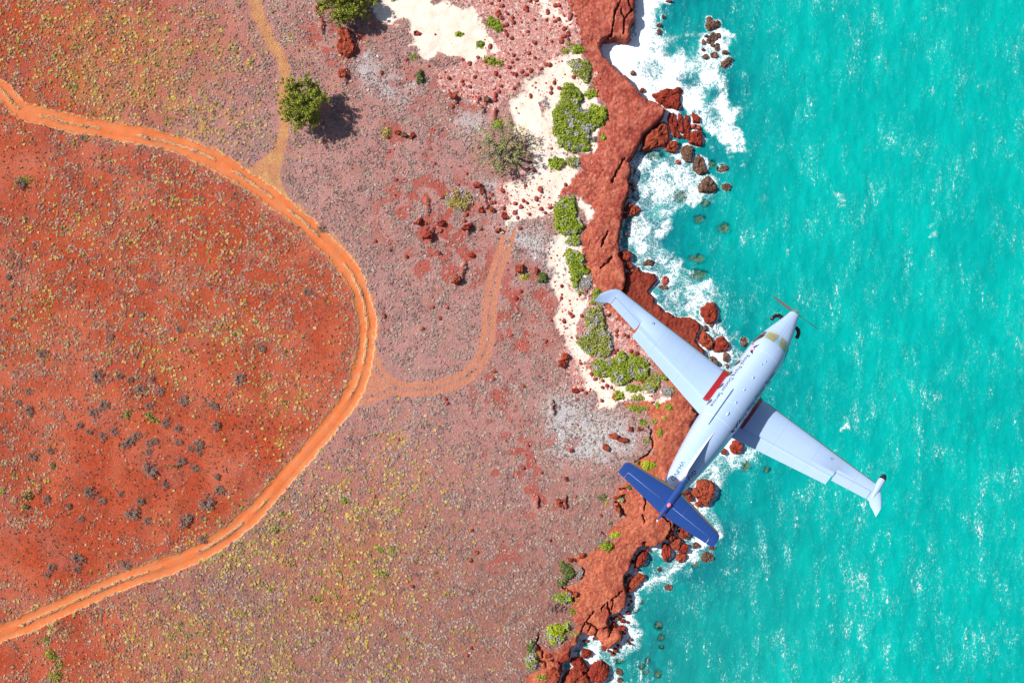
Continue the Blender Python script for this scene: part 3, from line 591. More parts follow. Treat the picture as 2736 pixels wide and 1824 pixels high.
for q in range(150):
    px_, py_ = cr_[rr_.randrange(len(cr_))]; px_ += rr_.uniform(-3, 15); py_ += rr_.uniform(-5, 5)
    if not (150 < py_ < 1824) or (260 < py_ < 480) or (py_ < 260 and rr_.random() < .7): continue
    a_ = rr_.uniform(3.2, 8.5) * rr_.uniform(.6, 1); P_ = ell(lambda *p: list(p), px_, py_, a_, a_ * rr_.uniform(.6, 1.1), rr_.uniform(0, 3), 12, q)
    o = rock(P_, rr_.uniform(.2, .8), (M_RED, M_RUST, M_BRN, M_RED)[q % 4], 'small fallen red rock lying at the waterline under the shelf edge', 'fallen rocks along the waterline', cat='sea rock')
SUBS = [(K2, 1340, 60, 100, 42), (K2, 1900, 560, 42, 40), (K2, 1840, 720, 58, 46), (K2, 2095, 815, 72, 60), (K2, 1820, 1140, 95, 48), (K2, 1820, 1310, 110, 50), (K2, 1960, 150, 50, 40),
        (K5, 1560, 965, 54, 34), (K5, 1590, 1100, 36, 34), (K5, 1455, 1325, 26, 34), (K5, 1550, 1480, 42, 44), (K5, 1440, 1460, 30, 26), (K5, 1400, 1400, 26, 28), (K5, 1400, 715, 28, 20), (K5, 1600, 1190, 24, 20),
        (K2, 1150, 790, 60, 60), (K2, 1640, 480, 90, 60), (K5, 1150, 1340, 50, 26), (K5, 1330, 800, 40, 30), (K4, 2330, 760, 60, 44), (K5, 1960, 330, 44, 36), (K4, 2540, 800, 40, 40), (K2, 1160, 200, 30, 50)]
SB = []
for f, u, v, a, b in SUBS:
    P = np.array(ell(f, u, v, a, b)); SB.append((P[:, 0].mean(), P[:, 1].mean(), np.ptp(P[:, 0]) / 2, np.ptp(P[:, 1]) / 2))
    o = rock([tuple(p) for p in P], -.42, M_SUB, 'olive-brown rock seen blurred under the turquoise water', 'submerged rocks near the shore', cat='sea rock')

# inland boulders and outcrops
def lrock(poly, h, mat, label, group=None): return rock(poly, h, mat, label, group, cat='rock', base='ground')
lrock(G1((430, 310), (520, 330), (560, 430), (595, 500), (575, 600), (500, 610), (420, 560), (400, 480), (440, 420), (410, 360)), .9, M_RUST, 'tall orange-red outcrop with a black shadow just below the top tree')
lrock(G1((440, 740), (490, 740), (515, 790), (495, 835), (430, 830), (410, 780)), .55, M_RUST, 'orange-red outcrop between the two leafy trees')
lrock(G1((1200, 350), (1240, 340), (1285, 365), (1260, 395), (1205, 390)), .35, M_PNK, 'lone dark pink stone lying on the open white sand')
lrock(G1((1930, 1030), (1970, 1020), (2005, 1050), (1990, 1085), (1935, 1075)), .7, M_BRN, 'dark grey-topped squarish boulder near the sand strip')
lrock(G1((1000, 1380), (1040, 1370), (1070, 1405), (1040, 1430), (1000, 1415)), .5, M_RUST, 'brown-orange stone, left of three above the yellow bush')
lrock(G1((1070, 1410), (1120, 1405), (1150, 1435), (1110, 1450), (1070, 1440)), .5, M_BRN, 'flat brown stone, middle of three in a row')
lrock(G1((1170, 1400), (1205, 1400), (1220, 1440), (1190, 1460), (1165, 1440)), .5, M_RED, 'red stone at the right end of a row of three')
lrock(G1((1575, 990), (1630, 1000), (1655, 1030), (1640, 1060), (1590, 1050)), .6, M_RUST, 'orange-red boulder with black shadow above the pale grey patch')
lrock(G2((1865, 1295), (1950, 1285), (1950, 1370), (1900, 1370), (1870, 1350)), .9, M_RUST, 'blocky red boulder with a hard shadow right of the faint wheel tracks')
lrock(G2((1420, 440), (1480, 420), (1515, 450), (1500, 480), (1440, 490)), .6, M_PNK, 'pinkish boulder with a white fleck under the sparse grey tree')
lrock(G2((1500, 480), (1540, 490), (1552, 540), (1520, 565), (1495, 530)), .6, M_RUST, 'upright rust boulder just below the one with a white fleck')
lrock(G2((1615, 680), (1650, 700), (1658, 745), (1610, 735), (1580, 700)), .5, M_RUST, 'rust boulder right of the round stone under the dry ledge')
lrock(G2((1505, 700), (1545, 710), (1535, 750), (1500, 745)), .45, M_RED, 'round red stone beneath the curved dry ledge')
lrock(G2((1060, 840), (1110, 820), (1148, 850), (1110, 885), (1060, 880)), .5, M_RED, 'red boulder below the yellow-green bush, with a green sprig on it')
lrock(G2((1340, 880), (1400, 860), (1420, 870), (1390, 925), (1330, 930), (1300, 905)), .6, M_RED, 'red outcrop with a shadowed notch at the middle of the stony field')
lrock(G2((1380, 1170), (1430, 1160), (1458, 1185), (1430, 1212), (1380, 1205)), .5, M_RED, 'oval red boulder near the loop above the wheel tracks')
lrock(G2((1060, 1150), (1090, 1145), (1100, 1180), (1070, 1185)), .4, M_RED, 'small square red stone left of the oval red boulder')
lrock(G2((1230, 1420), (1290, 1400), (1305, 1440), (1260, 1485), (1200, 1470)), .7, M_RUST, 'dark rust slab at the end of the curved ledge')
lrock(G2((840, 830), (880, 800), (900, 830), (860, 870), (800, 860)), .45, M_RUST, 'flat red slab at the left end of the stony field')
lrock(G2((930, 960), (1000, 920), (1015, 1000), (980, 1020), (900, 1000)), .5, M_RED, 'large flat red slab below the left end of the stony field')
lrock(G2((1730, 745), (1770, 740), (1785, 810), (1740, 815), (1720, 780)), .5, M_RED, 'pair-topped red boulder at the edge of the sand, right of the stony field')
lrock(G2((1650, 930), (1710, 895), (1745, 935), (1700, 950), (1650, 950)), .5, M_RUST, 'orange stone beside a small white stone at the head of the wheel tracks')
lrock(ell(G2, 1730, 952, 24, 18), .3, rock_material('white_stone', (.8, .76, .7), (.7, .65, .6), (.85, .83, .8)), 'small white stone at the head of the faint wheel tracks')
lrock(G2((2075, 1310), (2100, 1320), (2115, 1370), (2090, 1395), (2070, 1360)), .5, M_RED, 'red stone pair left of the small round green bush')
lrock(K3((0, 960), (50, 950), (85, 990), (60, 1020), (0, 1020)), .6, M_RUST, 'orange-red boulder with black shadow beside the shrub-edged sand')
lrock(K3((-30, 1030), (20, 1025), (48, 1075), (20, 1110), (-30, 1090)), .6, M_RED, 'dark red boulder just below the orange-red one beside the sand')
lrock(K3((110, 1320), (160, 1315), (175, 1345), (130, 1370), (100, 1350)), .5, M_RED, 'red stone among gravel left of the lowest round shrubs')
lrock(K4((880, 430), (950, 415), (1000, 450), (1080, 470), (1085, 510), (1010, 510), (940, 470), (890, 460)), .7, M_RUST, 'long orange-red outcrop in the grey brush left of the fuselage')
lrock(K4((820, 530), (860, 520), (890, 570), (860, 600), (815, 580)), .5, M_RUST, 'rounded rust outcrop below left of the long orange-red one')
lrock(K4((470, 575), (505, 570), (512, 605), (480, 615)), .4, M_RED, 'lone dark red stone on grey brush')
lrock(K4((410, 870), (450, 860), (458, 900), (430, 915)), .45, M_RUST, 'small square orange stone in dusty brush')
lrock(K4((330, 1100), (365, 1090), (440, 1120), (445, 1165), (400, 1200), (350, 1170)), .45, M_RUST, 'horseshoe-like orange outcrop in the dusty brush')
lrock(K4((950, 1160), (1000, 1190), (1010, 1260), (960, 1230)), .8, M_RUST, 'rust block with a deep black shadow left of the tail')
lrock(K4((930, 1080), (1050, 1040), (1000, 1070), (940, 1100)), .4, M_RED, 'thin red ledge stone left of the left tailplane')
lrock(K4((1090, 340), (1125, 345), (1125, 395), (1095, 395)), .5, M_RED, 'upright dark red stone among grey brush left of the fuselage')
lrock(K4((1180, 350), (1205, 345), (1212, 385), (1185, 390)), .4, M_RED, 'small dark red stone at the shelf edge left of the fuselage')
lrock(K5((610, 250), (660, 245), (700, 250), (690, 280), (620, 285)), .5, M_RED, 'red stone at the shelf edge above the dark green shrub')
lrock(K5((730, 200), (790, 190), (785, 240), (720, 245)), .5, M_RUST, 'rounded rust stone at the shelf edge between two shrubs')
lrock(K5((670, 600), (715, 600), (715, 640), (680, 655)), .5, M_RUST, 'rust stone in the dark cleft beside the middle shrubs')

# loose stones: small repeats; the largest are individual, the rest is gravel
def icorock(r, seed):
    bm = bmesh.new(); bmesh.ops.create_icosphere(bm, subdivisions=2, radius=r)
    V = np.array([v.co[:] for v in bm.verts]); F = np.array([[v.index for v in f.verts] for f in bm.faces]); bm.free()
    k = 1 + (fbm(V[:, 0] / r * .9 + seed, V[:, 1] / r * .9 + V[:, 2] / r, 2, seed) - .5) * .8
    V = V * k[:, None]; V[:, 2] *= .7; return V, F
base_me = []
for i in range(6):
    V, F = icorock(1.0, i * 5 + 2); o = mesh_np('stone', V, F, (M_RUST, M_PNK, M_PNK)[i % 3], smooth=True); base_me.append(o.data); bpy.data.objects.remove(o)
def scatter(n, region, zfn, seed):
    r = np.random.default_rng(seed); x0, y0, x1, y1 = region
    X = r.uniform(x0, x1, n); Y = r.uniform(y0, y1, n); Z = zones(X, Y); p = zfn(Z, X, Y); k = r.random(n) < p
    return X[k], Y[k], {a: b[k] for a, b in Z.items()}
sx, sy, sz = scatter(34000, (1000, 0, 1760, 1824), lambda Z, X, Y: np.where(Z['land'] > 16, np.clip(.9 * Z['pink'] * (1 - Z['rock'] * .8) + .6 * Z['sand'] * ss(.44, .58, fbm(X / 22, Y / 22, 2, 6)) * np.where(Y > 650, 1.4, .7) + .35 * Z['rub'] + .02, 0, 1) * (Z['br'] < .4) * (1 - .97 * ((Y < 150) & (X < 1290))), 0), 5)
ssz = .06 + .26 * RNG.random(len(sx)) ** 6
o_ = np.argsort(-ssz)
sw = wx(sx, LANDZ), wy(sy, LANDZ); sgz = ground_z(*sw)
for q in o_[:230]:
    o = bpy.data.objects.new('stone', base_me[int(RNG.integers(6))]); C.objects.link(o)
    o.location = (sw[0][q], sw[1][q], sgz[q] + ssz[q] * .2); s = ssz[q] * 1.2; o.scale = (s * RNG.uniform(.8, 1.3), s * RNG.uniform(.8, 1.2), s); o.rotation_euler = (0, 0, RNG.uniform(0, 6.28))
    nm = 'on pale sand behind the red shelf' if sz['sand'][q] > .4 else 'on pink weathered ground near the coast' if sz['pink'][q] > .4 else 'in the dry brush inland of the coast'
    setp(o, 'small loose red stone lying ' + nm, 'stone', 'loose red stones ' + nm)
rest = o_[230:]
def multi(centres, sizes, rots, protoV, protoF, colors, pk=None, name='x', mat=None, smooth=True, cname='col'):
    n = len(centres); nv = len(protoV); c, s = np.cos(rots), np.sin(rots)
    V = protoV[None] * sizes[:, :, None].transpose(0, 2, 1) if sizes.ndim == 2 else protoV[None] * sizes[:, None, None]
    X = V[..., 0] * c[:, None] - V[..., 1] * s[:, None]; Y = V[..., 0] * s[:, None] + V[..., 1] * c[:, None]
    V = np.stack([X, Y, V[..., 2]], -1) + centres[:, None, :]
    F = (protoF[None] + (np.arange(n) * nv)[:, None, None]).reshape(-1, protoF.shape[1])
    col = np.repeat(colors, nv, 0) * (np.tile(pk, n)[:, None] if pk is not None else 1)
    return mesh_np(name, V.reshape(-1, 3), F, mat, smooth=smooth, col={cname: col})
def attr_mat(name, rough=.9, var=.0, spec=.15, scale=8.0, trans=0.0):
    m, nt, bs = new_mat(name); n = N(nt); a = n.attr('col').outputs['Color']
    if var:
        f = n.noise(n.geo(), scale, 3, .6); a = n.mix(n.rng(f, .35, .65, 0, var), a, n.mix(.5, a, (0.02, .02, .02)))
    n.lk(a, bs.inputs['Base Color']); bs.inputs['Roughness'].default_value = rough; bs.inputs['Specular IOR Level'].default_value = spec
    return m
M_ATT = attr_mat('gravel_stone', .9, .5, scale=6)
V, F = icorock(1.0, 4)
bm = bmesh.new(); bmesh.ops.create_icosphere(bm, subdivisions=1, radius=1); V1 = np.array([v.co[:] for v in bm.verts]); F1 = np.array([[v.index for v in f.verts] for f in bm.faces]); bm.free()
V1[:, 2] *= .6
cc = np.array([[.50, .09, .07], [.60, .17, .13], [.42, .06, .045], [.62, .24, .2]])[RNG.integers(0, 4, len(rest))]
gr = multi(np.stack([sw[0][rest], sw[1][rest], sgz[rest] + .01], 1), ssz[rest] * 1.0, RNG.uniform(0, 6.28, len(rest)), V1, F1, cc, name='gravel', mat=M_ATT)
setp(gr, 'red and pink gravel strewn over the sand and pale rock by the coast', 'gravel', kind='stuff')

# ------------------------------------------------------------------ grass tussocks and scrub cover
M_TUFT = attr_mat('dry_tussock', .95, .35, .05, 12)
def tuft_proto(n=8, seed=0):
    """a low spray of dry blades"""
    r = random.Random(seed); V = []; F = []; K_ = []
    for i in range(n):
        t = 2 * math.pi * i / n + r.uniform(-.3, .3); L = r.uniform(.6, 1.2); hb = r.uniform(.35, .8); w_ = r.uniform(.14, .24); c, q = math.cos(t), math.sin(t); b = len(V)
        V += [(0, 0, hb * .7), (c * L * .5 + q * w_, q * L * .5 - c * w_, hb), (c * L, q * L, .08), (c * L * .5 - q * w_, q * L * .5 + c * w_, hb)]
        F += [(b, b + 1, b + 3), (b + 3, b + 1, b + 2)]; K_ += [r.uniform(.6, 1.25)] * 4
    return np.array(V), np.array(F), np.array(K_)
TV, TF, TK = tuft_proto()
def tussocks(name, n, dens, size, cols, label, cat, seed, spread=.12, cols_b=None, region=(-260, -220, 1760, 2044), hk=1.0):
    n = int(n * 1.37)
    X, Y, Z = scatter(n, region, dens, seed); r = np.random.default_rng(seed + 1); m = len(X)
    x, y = wx(X, LANDZ), wy(Y, LANDZ); z = ground_z(x, y)
    s = size[0] + (size[1] - size[0]) * r.random(m) ** 1.8
    S = np.stack([s * r.uniform(.8, 1.2, m), s * r.uniform(.8, 1.2, m), s * hk * r.uniform(.7, 1.2, m)], 1)
    tone = np.clip(fbm(X / 16, Y / 16, 2, seed + 5) * 2.2 - .6 + r.normal(0, .25, m), 0, .999); c = np.array(cols)[(tone * len(cols)).astype(int)]
    if cols_b is not None:
        kb = Z['red'] < .35 + .3 * r.random(m); cb = np.array(cols_b)[(tone * len(cols_b)).astype(int)]; c = np.where(kb[:, None], cb, c)
    c = c * (1 + (r.random((m, 1)) - .5) * spread * 4)
    o = multi(np.stack([x, y, z], 1), S, r.uniform(0, 6.28, m), TV, TF, np.clip(c, 0, 1), pk=TK, name=name, mat=M_TUFT, smooth=False)
    setp(o, label, cat, kind='stuff'); return o
ok = lambda Z: (Z['land'] > 20) * (1 - Z['rock']) * (1 - np.clip(Z['track'] * 1.6, 0, 1)) * (1 - np.clip(Z['br'] * 1.6, 0, 1)) * (1 - np.clip(Z['sand'] * 1.3, 0, 1)) * (1 - .93 * Z['pink']) * (1 - .6 * Z['rub'])
tussocks('mauve_tussocks', 210000, lambda Z, X, Y: ok(Z) * (1 - .93 * ss(.3, .6, Z['bare'])) * (1 - .45 * Z['yel']) * (.12 + .88 * ss(.36, .60, fbm(X / 24, Y / 24, 4, 15))), (.09, .25),
         [(.32, .155, .115), (.48, .29, .21), (.44, .24, .18), (.56, .38, .29), (.50, .34, .20)], 'mauve-grey dry grass tussocks covering the dusty ground inland', 'dry grass', 21, spread=.20,
         cols_b=[(.30, .19, .17), (.42, .29, .25), (.36, .24, .22), (.50, .39, .35), (.44, .34, .26)])
tussocks('yellow_tussocks', 80000, lambda Z, X, Y: ok(Z) * np.clip(Z['yel'] * 1.15, 0, 1) * (.15 + .85 * ss(.42, .60, fbm(X / 17, Y / 17, 3, 25))) * (1 - .4 * Z['bare']), (.13, .36),
         [(.62, .44, .11), (.50, .36, .08), (.62, .47, .20), (.36, .29, .07)], 'yellow spinifex grass clumps among the dusty tussocks', 'yellow grass', 31, hk=.8)
tussocks('dark_scrub_specks', 60000, lambda Z, X, Y: ok(Z) * np.clip(ss(.25, .6, Z['bare']) * .75 + .04, 0, 1) * ss(.35, .6, fbm(X / 12, Y / 12, 2, 35)), (.08, .20),
         [(.10, .05, .05), (.14, .09, .06), (.20, .12, .10), (.09, .10, .03)], 'tiny dark seedlings speckled over the bare orange-red soil', 'seedlings', 41)
tussocks('green_ground_cover', 14000, lambda Z, X, Y: ok(Z) * Z['yel'] * ss(.58, .7, fbm(X / 20, Y / 20, 2, 55)) * .9, (.15, .38),
         [(.16, .20, .04), (.24, .27, .05)], 'olive green weeds mixed into the yellow grass', 'weeds', 51)
tussocks('ash_brush', 24000, lambda Z, X, Y: (Z['land'] > 20) * (1 - Z['rock']) * np.clip(Z['ash'] * 1.2, 0, 1) * .8 * ss(.4, .6, fbm(X / 14, Y / 14, 2, 65)), (.12, .34),
         [(.58, .53, .48), (.50, .44, .40), (.44, .41, .27), (.68, .62, .60)], 'pale grey leafless brush on the ashy sand behind the shelf', 'grey brush', 61)
tussocks('track_grass', 9000, lambda Z, X, Y: np.clip(Z['strip'] * 1.2, 0, 1) * .75, (.10, .22),
         [(.40, .22, .12), (.30, .16, .10), (.50, .36, .12), (.36, .26, .20)], 'dry grass strip growing between the wheel ruts of the orange track', 'dry grass', 71)

# ------------------------------------------------------------------ shrubs
M_LEAF = attr_mat('leaf', .75, .25, .2, 10)
def leaves(P, size, cols, r, up=.75):
    n = len(P); nrm = r.normal(size=(n, 3)); nrm[:, 2] = np.abs(nrm[:, 2]) + up; nrm /= np.linalg.norm(nrm, axis=1)[:, None]
    a = r.normal(size=(n, 3)); a -= nrm * np.sum(a * nrm, 1)[:, None]; a /= np.linalg.norm(a, axis=1)[:, None]; b = np.cross(nrm, a)
    s = size * r.uniform(.6, 1.3, n)[:, None]; a, b = a * s, b * s * .55
    V = np.stack([P - a, P + b + nrm * s * .12, P + a, P - b + nrm * s * .12], 1).reshape(-1, 3)
    return V, np.arange(4 * n).reshape(-1, 4), np.repeat(cols, 4, 0)
PAL = {'green': [(.34, .42, .025), (.27, .36, .03), (.42, .48, .04), (.19, .27, .03)],
       'bright': [(.46, .54, .02), (.38, .48, .02), (.50, .54, .05)],
       'olive': [(.40, .42, .06), (.32, .35, .07), (.46, .46, .13), (.22, .25, .06)],
       'grey': [(.50, .45, .45), (.42, .38, .38), (.34, .34, .26)],
       'dark': [(.13, .19, .04), (.09, .13, .035), (.20, .25, .05)],
       'yellow': [(.56, .48, .05), (.46, .40, .05), (.30, .30, .06)],
       'twig': [(.30, .15, .12), (.22, .11, .10), (.36, .22, .18)]}
def shrub(poly, pal, label, h=.6, group=None, grey=0.0, cat='shrub', size=.16, dens=150, name='coastal_shrub', stem=True):
    poly = [tuple(p) for p in poly]; A = np.array(poly); r = np.random.default_rng(int(A.sum()) % 99991)
    area = np.ptp(A[:, 0]) * np.ptp(A[:, 1]) / 225
    n = int(area * dens) + 120
    X = r.uniform(A[:, 0].min() - 4, A[:, 0].max() + 4, n); Y = r.uniform(A[:, 1].min() - 4, A[:, 1].max() + 4, n)
    sd = sdp(X + (fbm(X / 7, Y / 7, 2, 3) - .5) * 12, Y + (fbm(X / 7, Y / 7, 2, 4) - .5) * 12, poly)
    k = sd > r.uniform(-1, 2, n); X, Y, sd = X[k], Y[k], sd[k]
    lump = fbm(X / 9, Y / 9, 3, 77); g = fbm(X / 13, Y / 13, 3, 78)
    keep = lump + .25 * ss(0, 14, sd) > .25; X, Y, sd, lump, g = X[keep], Y[keep], sd[keep], lump[keep], g[keep]
    cx, cy = A.mean(0); wx0, wy0 = wx(cx, LANDZ), wy(cy, LANDZ); z0 = float(ground_z(wx0, wy0))
    x, y = wx(X, LANDZ), wy(Y, LANDZ); gz = ground_z(x, y)
    z = gz + h * ss(0, 9, sd) * (.35 + 1.1 * lump) * r.uniform(.55, 1.0, len(X))
    pc = np.array(PAL[pal])[r.integers(0, len(PAL[pal]), len(X))]
    if grey > 0:
        gm = g + (r.random(len(X)) - .5) * .18 > np.quantile(g, 1 - grey) if len(g) else g
        pc[gm] = np.array(PAL['grey'])[r.integers(0, 3, int(gm.sum()))]
    pc = pc * (.85 + .5 * (g[:, None] - .3))
    V, F, c = leaves(np.stack([x - wx0, y - wy0, z - z0], 1), size, pc, r)
    t = empty(name, (wx0, wy0, z0)); setp(t, label, cat, group)
    mesh_np('foliage', V, F, M_LEAF, t, col={'col': c})
    if stem:
        tb = Tubes()
        for q in range(5):
            i = int(r.integers(len(x))); tb.tube([(0, 0, -.1), ((x[i] - wx0) * .4, (y[i] - wy0) * .4, h * .2), ((x[i] - wx0) * .8, (y[i] - wy0) * .8, h * .45)], [.05, .035, .015])
        tb.build('stem', M_BARK, t)
    return t
class Tubes:
    def __init__(s): s.V = []; s.F = []; s.n = 0
    def tube(s, P, R, k=6):
        P = [np.array(p, float) for p in P]; rings = []
        for i, p in enumerate(P):
            d = P[min(i + 1, len(P) - 1)] - P[max(i - 1, 0)]; d = d / (np.linalg.norm(d) + 1e-9)
            u = np.cross(d, (0, 0, 1) if abs(d[2]) < .9 else (1, 0, 0)); u /= np.linalg.norm(u); v = np.cross(d, u)
            for j in range(k):
                t = 2 * math.pi * j / k; s.V.append(p + (u * math.cos(t) + v * math.sin(t)) * R[i])
        b = s.n
        for i in range(len(P) - 1):
            for j in range(k):
                a = b + i * k + j; c = b + i * k + (j + 1) % k; s.F.append((a, c, c + k, a + k))
        for e in (0, len(P) - 1):
            s.V.append(P[e]); ci = b + len(P) * k + (0 if e == 0 else 1)
            for j in range(k):
                a = b + e * k + j; c = b + e * k + (j + 1) % k
                s.F.append((a, c, ci, ci) if e else (c, a, ci, ci))
        s.n += len(P) * k + 2
    def build(s, name, mat, parent=None, smooth=True):
        Q = np.array([f for f in s.F if f[2] != f[3]]); T = np.array([f[:3] for f in s.F if f[2] == f[3]])
        return mesh_np(name, np.array(s.V), [Q, T], mat, parent, smooth)
m_, nt_, bs_ = new_mat('bark'); n_ = N(nt_); n_.lk(n_.mix(n_.noise(n_.geo(), 5), (.16, .12, .11), (.34, .28, .26)), bs_.inputs['Base Color']); bs_.inputs['Roughness'].default_value = .9; M_BARK = m_

S = shrub
S(G1((1990, 165), (2070, 200), (2145, 270), (2130, 330), (2070, 350), (1990, 290), (1940, 240)), 'green', 'round green shrub at the red rock edge, topmost beside the white sand')
S(ell(G1, 1670, 360, 45, 30), 'green', 'smallest bright green shrub standing alone on open white sand', .4)
S(ell(G1, 1890, 475, 50, 40), 'green', 'small green shrub on white sand between the tiny one and the long one', .4)
S(G1((1930, 590), (2000, 600), (2140, 640), (2120, 690), (2000, 695), (1915, 640)), 'green', 'long low green shrub with red stones along its top side', .45)
S(ell(G1, 1200, 600, 50, 42), 'olive', 'dull olive shrub at the lower edge of the white sand', .4)
S(ell(G1, 1265, 815, 40, 82), 'dark', 'tall narrow dark green bush in the grey brush below the white sand', .9)
S(ell(G1, 2085, 1310, 58, 62), 'green', 'green bush just above the sparse grey tree', .7)
S(ell(K1, 463, 468, 35, 30), 'olive', 'small olive shrub, top of the trio under the red headland', .4)
S(ell(K1, 555, 522, 70, 50), 'green', 'largest and rightmost shrub of the trio under the red headland', .5)
S(ell(K1, 440, 542, 42, 30), 'green', 'lower left shrub of the trio under the red headland', .4)
S(K1((430, 650), (540, 620), (690, 640), (710, 720), (700, 870), (640, 880), (590, 830), (490, 780), (510, 720)), 'olive', 'ragged olive shrub mat directly below the trio of small shrubs', .5, grey=.15)
S(ell(K1, 700, 985, 80, 50), 'green', 'oval green shrub on the red shelf, right of the biggest mat', .4)
S(ell(K1, 715, 903, 32, 16), 'green', 'tiny green sprig on red rock above the oval shrub', .3)
S(K1((420, 870), (490, 855), (540, 900), (600, 960), (620, 1040), (590, 1110), (640, 1150), (690, 1140), (700, 1075), (760, 1110), (860, 1130), (875, 1230), (840, 1320), (760, 1350),
     (690, 1400), (760, 1440), (740, 1485), (680, 1480), (700, 1568), (690, 1590), (560, 1610), (430, 1580), (370, 1540), (310, 1430), (290, 1300), (290, 1160), (370, 1080), (380, 980)),
  'green', 'biggest green shrub mat of all, on the sand beside the red shelf', .7, grey=.18, dens=135)
S(K1((700, 1085), (760, 1112), (855, 1135), (872, 1230), (800, 1290), (730, 1230)), 'bright', 'bright lime green patch growing at the right side of the biggest mat', .75)
S(ell(K1, 225, 1090, 50, 70), 'grey', 'wispy grey shrub on the sand at the left side of the biggest mat', .3, grey=.22, dens=25)
S(ell(K1, 830, 1450, 40, 38), 'green', 'little round green shrub alone on the red shelf below the lime patch', .4)
S(K2((250, 100), (330, 75), (410, 90), (440, 150), (370, 220), (290, 215), (255, 160)), 'green', 'green half of the shrub pair on the sand below the biggest mat', .6)
S(ell(K2, 515, 138, 82, 62), 'olive', 'yellowish half of the shrub pair, fading to grey at its right', .5, grey=.3)
S(K2((430, 490), (480, 478), (545, 490), (560, 600), (560, 700), (610, 730), (635, 820), (580, 900), (500, 905), (400, 895), (350, 870), (300, 800), (300, 680), (330, 560)),
  'green', 'tall dense green mat between two sand patches, middle of the shelf edge', .7, grey=.12)
S(K2((450, 910), (590, 900), (610, 980), (590, 1040), (500, 1010), (415, 1000)), 'green', 'short green mat joined under the tall dense one', .45, grey=.3)
S(K2((440, 1025), (560, 1060), (640, 1090), (640, 1220), (700, 1260), (690, 1310), (600, 1330), (560, 1450), (640, 1500), (600, 1525), (560, 1510), (500, 1420), (470, 1250), (430, 1130)),
  'green', 'long curving green mat ending just above the left wingtip', .6, grey=.1)
S(K2((600, 1330), (700, 1310), (715, 1400), (690, 1480), (620, 1520), (570, 1440)), 'grey', 'grey dead lower part of brush beside the curving mat above the wingtip', .35, dens=135)
S(ell(K2, 195, 1340, 60, 56), 'dark', 'small round green bush casting a shadow on grey brush', .9)
S(ell(G2, 1970, 1400, 60, 50), 'yellow', 'sparse yellow sprigs left of the small round green bush', .3, dens=18)
S(K3((330, 300), (400, 260), (450, 400), (460, 450), (400, 460), (290, 450)), 'green', 'green shrub half hidden under the left wingtip', .5, grey=.2)
S(K3((230, 520), (310, 480), (400, 440), (450, 520), (480, 720), (540, 780), (550, 890), (530, 970), (430, 1000), (300, 980), (220, 920), (160, 860), (140, 770), (260, 730), (250, 600)),
  'olive', 'large grey-green mat directly behind the left wingtip', .7, grey=.28, dens=135)
S(K3((590, 930), (650, 930), (700, 1000), (700, 950), (780, 950), (860, 1000), (920, 1050), (920, 1130), (900, 1200), (860, 1260), (740, 1230), (640, 1300), (560, 1290), (480, 1200), (400, 1225),
     (310, 1180), (330, 1110), (300, 1050), (420, 1000), (540, 1010)), 'green', 'wide patchy green mat behind the middle of the left wing', .7, grey=.22, dens=135)
S(K3((980, 1140), (1030, 1190), (1030, 1290), (980, 1380), (900, 1370), (820, 1270), (880, 1210)), 'olive', 'olive mat touching the wide patchy one at its lower right', .5, grey=.15)
S(ell(K3, 1080, 1200, 46, 46), 'green', 'small green shrub right at the trailing edge of the left wing', .5)
S(ell(K3, 755, 1325, 92, 44), 'green', 'flat wide green shrub on sand below the wide patchy mat', .4)
S(ell(K3, 600, 1400, 68, 60), 'green', 'round green shrub, left of the low pair on the gravelly sand', .55)
S(ell(K3, 800, 1420, 76, 38), 'olive', 'oval green shrub with a red stone at its left, right of the low pair', .4)
S(ell(K3, 1110, 1355, 70, 44), 'grey', 'round grey cushion plant near the trailing edge of the left wing', .35)
S(ell(K3, 1150, 1315, 30, 20), 'green', 'green tip growing at the upper right of the grey cushion plant', .4)
S(ell(K3, 1008, 1490, 34, 34), 'green', 'small green tuft beside a dark stone on orange rock', .4)
S(ell(K3, 1125, 1510, 46, 34), 'green', 'rounded green tuft right of the dark stone on orange rock', .4)
S(ell(K3, 790, 1530, 112, 30), 'green', 'long thin green shrub at the rim of the orange rock', .4)
S(K4((1090, 150), (1180, 140), (1290, 125), (1310, 150), (1230, 180), (1200, 215), (1130, 190)), 'olive', 'ragged green strip just below the long thin shrub', .35)
S(K4((1430, 240), (1480, 240), (1525, 220), (1525, 240), (1490, 255), (1480, 290), (1450, 275)), 'bright', 'bright lime forked sprig on orange rock behind the left flap', .35)
S(ell(K4, 1425, 405, 34, 36), 'green', 'small green clump on orange rock left of the fuselage', .35)
S(ell(K4, 1255, 310, 60, 36), 'green', 'green shrub in rock cracks left of the fuselage, upper', .4)
S(ell(K4, 1350, 300, 40, 24), 'olive', 'thin green tuft right of the shrub in the rock cracks', .3)
S(ell(K4, 1275, 500, 56, 30), 'olive', 'olive scrub hugging the dark curved crack', .35, grey=.3)
S(K4((1220, 730), (1270, 690), (1330, 720), (1390, 730), (1370, 770), (1300, 800), (1230, 780)), 'bright', 'bright lime shrub at the leading edge of the left tailplane', .45)
S(ell(K4, 1190, 715, 22, 28), 'dark', 'dark green tuft left of the lime shrub by the tailplane', .4)
S(ell(K4, 1010, 1110, 34, 46), 'olive', 'grey-green bush left of the tail on orange rock', .5, grey=.3)
S(ell(K4, 1105, 990, 26, 22), 'dark', 'small dark green bush touching the trailing edge of the left tailplane', .4)
S(ell(K4, 820, 1085, 48, 50), 'dark', 'leafy dark green sprigs in brush left of the tail', .5, dens=28)
S(ell(K4, 860, 1140, 30, 22), 'bright', 'thin lime sprigs below the leafy dark sprigs', .3, dens=20)
